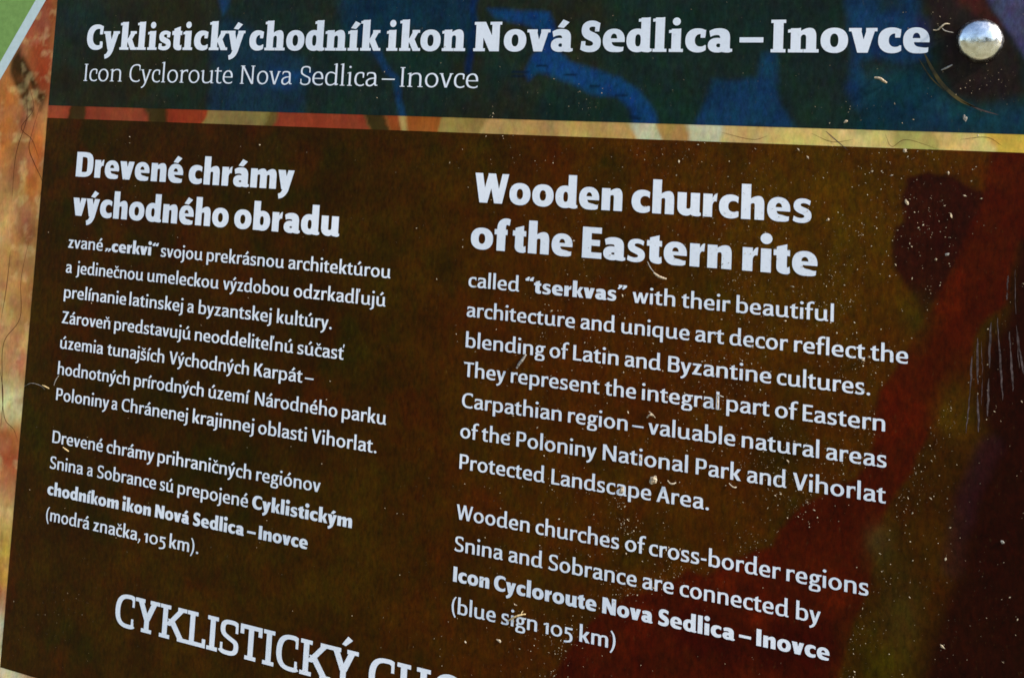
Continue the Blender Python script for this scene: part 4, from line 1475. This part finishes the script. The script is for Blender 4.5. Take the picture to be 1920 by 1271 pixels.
def flake(name, c, ru, rv, ang, h, mat, label, cat, seed):
    """an irregular crumb or flake: domed, with a ragged outline"""
    rng = np.random.default_rng(seed)
    seg, rings = 18, 5
    ca, sa = math.cos(ang), math.sin(ang)
    ru, rv, h = ru * .66, rv * .66, h * .5
    rag = [max(1 + .34 * rng.normal(), .35) for _ in range(seg)]
    rag = [(rag[i - 1] + 2 * rag[i] + rag[(i + 1) % seg]) / 4 for i in range(seg)]
    verts, faces = [], []
    for j in range(rings):
        s = 1 - j / rings
        for i in range(seg):
            t = 2 * math.pi * i / seg
            x, y = ru * s * rag[i] * math.cos(t), rv * s * rag[i] * math.sin(t)
            hh = 4.2 * LAYER + h * math.sqrt(max(1 - s * s, 0)) * (1 + .45 * rng.normal())
            verts.append(at(x * ca - y * sa, x * sa + y * ca, hh))
    verts.append(at(0, 0, 4.2 * LAYER + h * .8))
    for j in range(rings - 1):
        for i in range(seg):
            k = (i + 1) % seg
            faces.append((j * seg + i, j * seg + k, (j + 1) * seg + k, (j + 1) * seg + i))
    for i in range(seg):
        faces.append(((rings - 1) * seg + i, (rings - 1) * seg + (i + 1) % seg, rings * seg))
    me = bpy.data.meshes.new(name)
    me.from_pydata(verts, [], faces)
    o = obj(name, me, mat)
    centre(o, me, c)
    return tag(o, label, cat)


fibre('seed_husk', [(414.6, 98.2), (416.7, 97.8), (418.1, 96.8), (419.4, 96.1)], .55, M_HUSK, 'curved pale seed husk on the blue header, below the title', 'husk', .6)
fibre('dry_fibre', [(436.4, 117.5), (438.0, 117.5), (439.4, 118.8), (440.8, 119.9), (442.5, 119.9)], .34, M_HUSK, 'curled white fibre between the title and the steel bolt', 'fibre', .5)
fibre('dry_fibre', [(439.6, 118.4), (440.8, 117.1), (443.9, 116.4)], .22, M_GREY, 'faint grey fibre just left of the steel bolt', 'fibre', .4)
fibre('dry_fibre', [(439.6, 101.5), (441.6, 102.4), (443.7, 103.7)], .36, M_GREY, 'small grey fibre below left of the steel bolt', 'fibre', .4)
flake('dry_flake', (329.4, -73.1), 2.7, 2.5, .3, 1.3, M_HUSK, 'round tan flake above the word Area', 'flake', 4)
fibre('straw_bit', [(266.9, -142.7), (269.6, -140.6), (272.3, -139.1), (275.0, -138.2)], .42, M_STRAW, 'golden straw bit lying across the word sign', 'straw', .4)
fibre('straw_bit', [(273.3, -139.2), (273.2, -138.1), (273.7, -137.1)], .22, M_STRAW, 'tiny golden splinter at the right end of the straw bit', 'straw', .2)
fibre('dry_leaf_sliver', [(265.3, -34.2), (266.7, -31.9), (268.1, -30.1), (269.5, -27.6)], .62, M_GREY, 'grey leaf sliver under the word blending', 'leaf', .3)
fibre('dry_fibre', [(335.6, -72.4), (336.8, -73.3), (338.1, -73.3), (339.2, -72.7)], .34, M_HUSK, 'small pale curl right of the round tan flake', 'fibre', .4)
fibre('dry_fibre', [(361.2, -69.6), (362.5, -70.6), (363.8, -70.9), (364.3, -70.6)], .26, M_HUSK, 'thin pale curl under the word Park', 'fibre', .3)
fibre('dry_fibre', [(323.3, 17.6), (324.8, 15.0), (326.3, 13.3)], .22, M_GREY, 'thin grey hair below the word Eastern', 'fibre', .2)
fibre('dry_flake', [(326.3, 13.0), (328.2, 11.8), (330.1, 11.1), (332.0, 10.8)], .55, M_HUSK, 'bright pale flake below the word Eastern', 'flake', .4)
flake('crumb', (397.9, 40.1), 1.1, .7, .5, .6, M_HUSK, 'pale crumb right of the word churches', 'crumb', 5)
flake('crumb', (427.6, 48.7), .8, 1.5, .2, .7, M_HUSK, 'bright oval crumb on the dark maroon patch', 'crumb', 6)
flake('crumb', (442.8, 29.5), 1.3, .8, .4, .5, M_GREY, 'grey crumb low in the dark maroon patch', 'crumb', 7)
flake('crumb', (463.5, -75.3), .9, 1.0, .1, .5, M_GREY, 'lone grey crumb on the dark right edge', 'crumb', 8)
flake('crumb', (315.9, -79.3), 1.5, 2.0, -.4, .6, M_HUSK, 'tan crumb on the letter a of Landscape', 'crumb', 9)
fibre('dry_fibre', [(355.2, -34.4), (355.5, -37.4), (355.4, -40.5)], .26, M_HUSK, 'pale upright fibre over the end of the word integral', 'fibre', .3)
fibre('dry_fibre', [(355.4, -34.8), (356.8, -35.1), (357.9, -35.4)], .28, M_GREY, 'short grey fibre right of the word integral', 'fibre', .3)
fibre('dry_flake', [(325.7, -48.0), (327.2, -46.5), (328.6, -47.0)], .40, M_HUSK, 'small bent flake above the word valuable', 'flake', .5)
fibre('dry_fibre', [(326.5, -45.3), (328.1, -46.2), (329.4, -47.6)], .24, M_HUSK, 'thin bright splinter above the word valuable', 'fibre', .4)
flake('crumb', (317.4, -46.9), .5, 1.0, .3, .5, M_HUSK, 'narrow bright crumb after the word region', 'crumb', 10)
flake('crumb', (262.9, -151.8), 1.6, .8, -.3, .5, M_HUSK, 'pale crumb under the word sign', 'crumb', 12)
flake('crumb', (247.1, -155.7), .9, .5, -.7, .4, M_HUSK, 'small bright crumb under the word blue', 'crumb', 13)
flake('crumb', (448.6, 82.9), 1.1, 1.7, .2, .5, M_GREY, 'grey oval crumb near the bottom of the header', 'crumb', 14)
flake('crumb', (403.8, 80.2), 1.2, .7, .7, .5, M_HUSK, 'white crumb above the yellow strip', 'crumb', 15)
flake('crumb', (426.5, 69.1), 1.2, .9, .2, .5, M_HUSK, 'pale crumb on the lower edge of the yellow strip', 'crumb', 16)
fibre('dry_fibre', [(-9.8, -74.6), (-7.5, -74.9), (-4.7, -75.7)], .36, M_STRAW, 'straw coloured fibre left of the word Poloniny', 'fibre', .2)
fibre('dry_fibre', [(8.2, -104.8), (10.6, -105.6), (12.5, -106.4)], .40, M_STRAW, 'yellow fibre under the word Drevené', 'fibre', .2)
fibre('dry_fibre', [(-1.6, -73.6), (-0.4, -70.7), (1.2, -68.2)], .28, M_GREY, 'thin grey fibre above the letter P of Poloniny', 'fibre', .2)
fibre('dry_fibre', [(-22.6, -76.7), (-17.5, -74.4), (-11.3, -74.8), (-7.7, -76.6)], .11, M_GREY, 'long faint hair at the left edge of the brown panel', 'fibre', .2)
flake('crumb', (119.8, 60.2), .7, .6, .2, .4, M_HUSK, 'tiny pale crumb above the word chrámy', 'crumb', 17)
flake('crumb', (323.8, -65.3), .55, 1.0, .1, .5, M_HUSK, 'pale crumb on the letter i of National', 'crumb', 18)
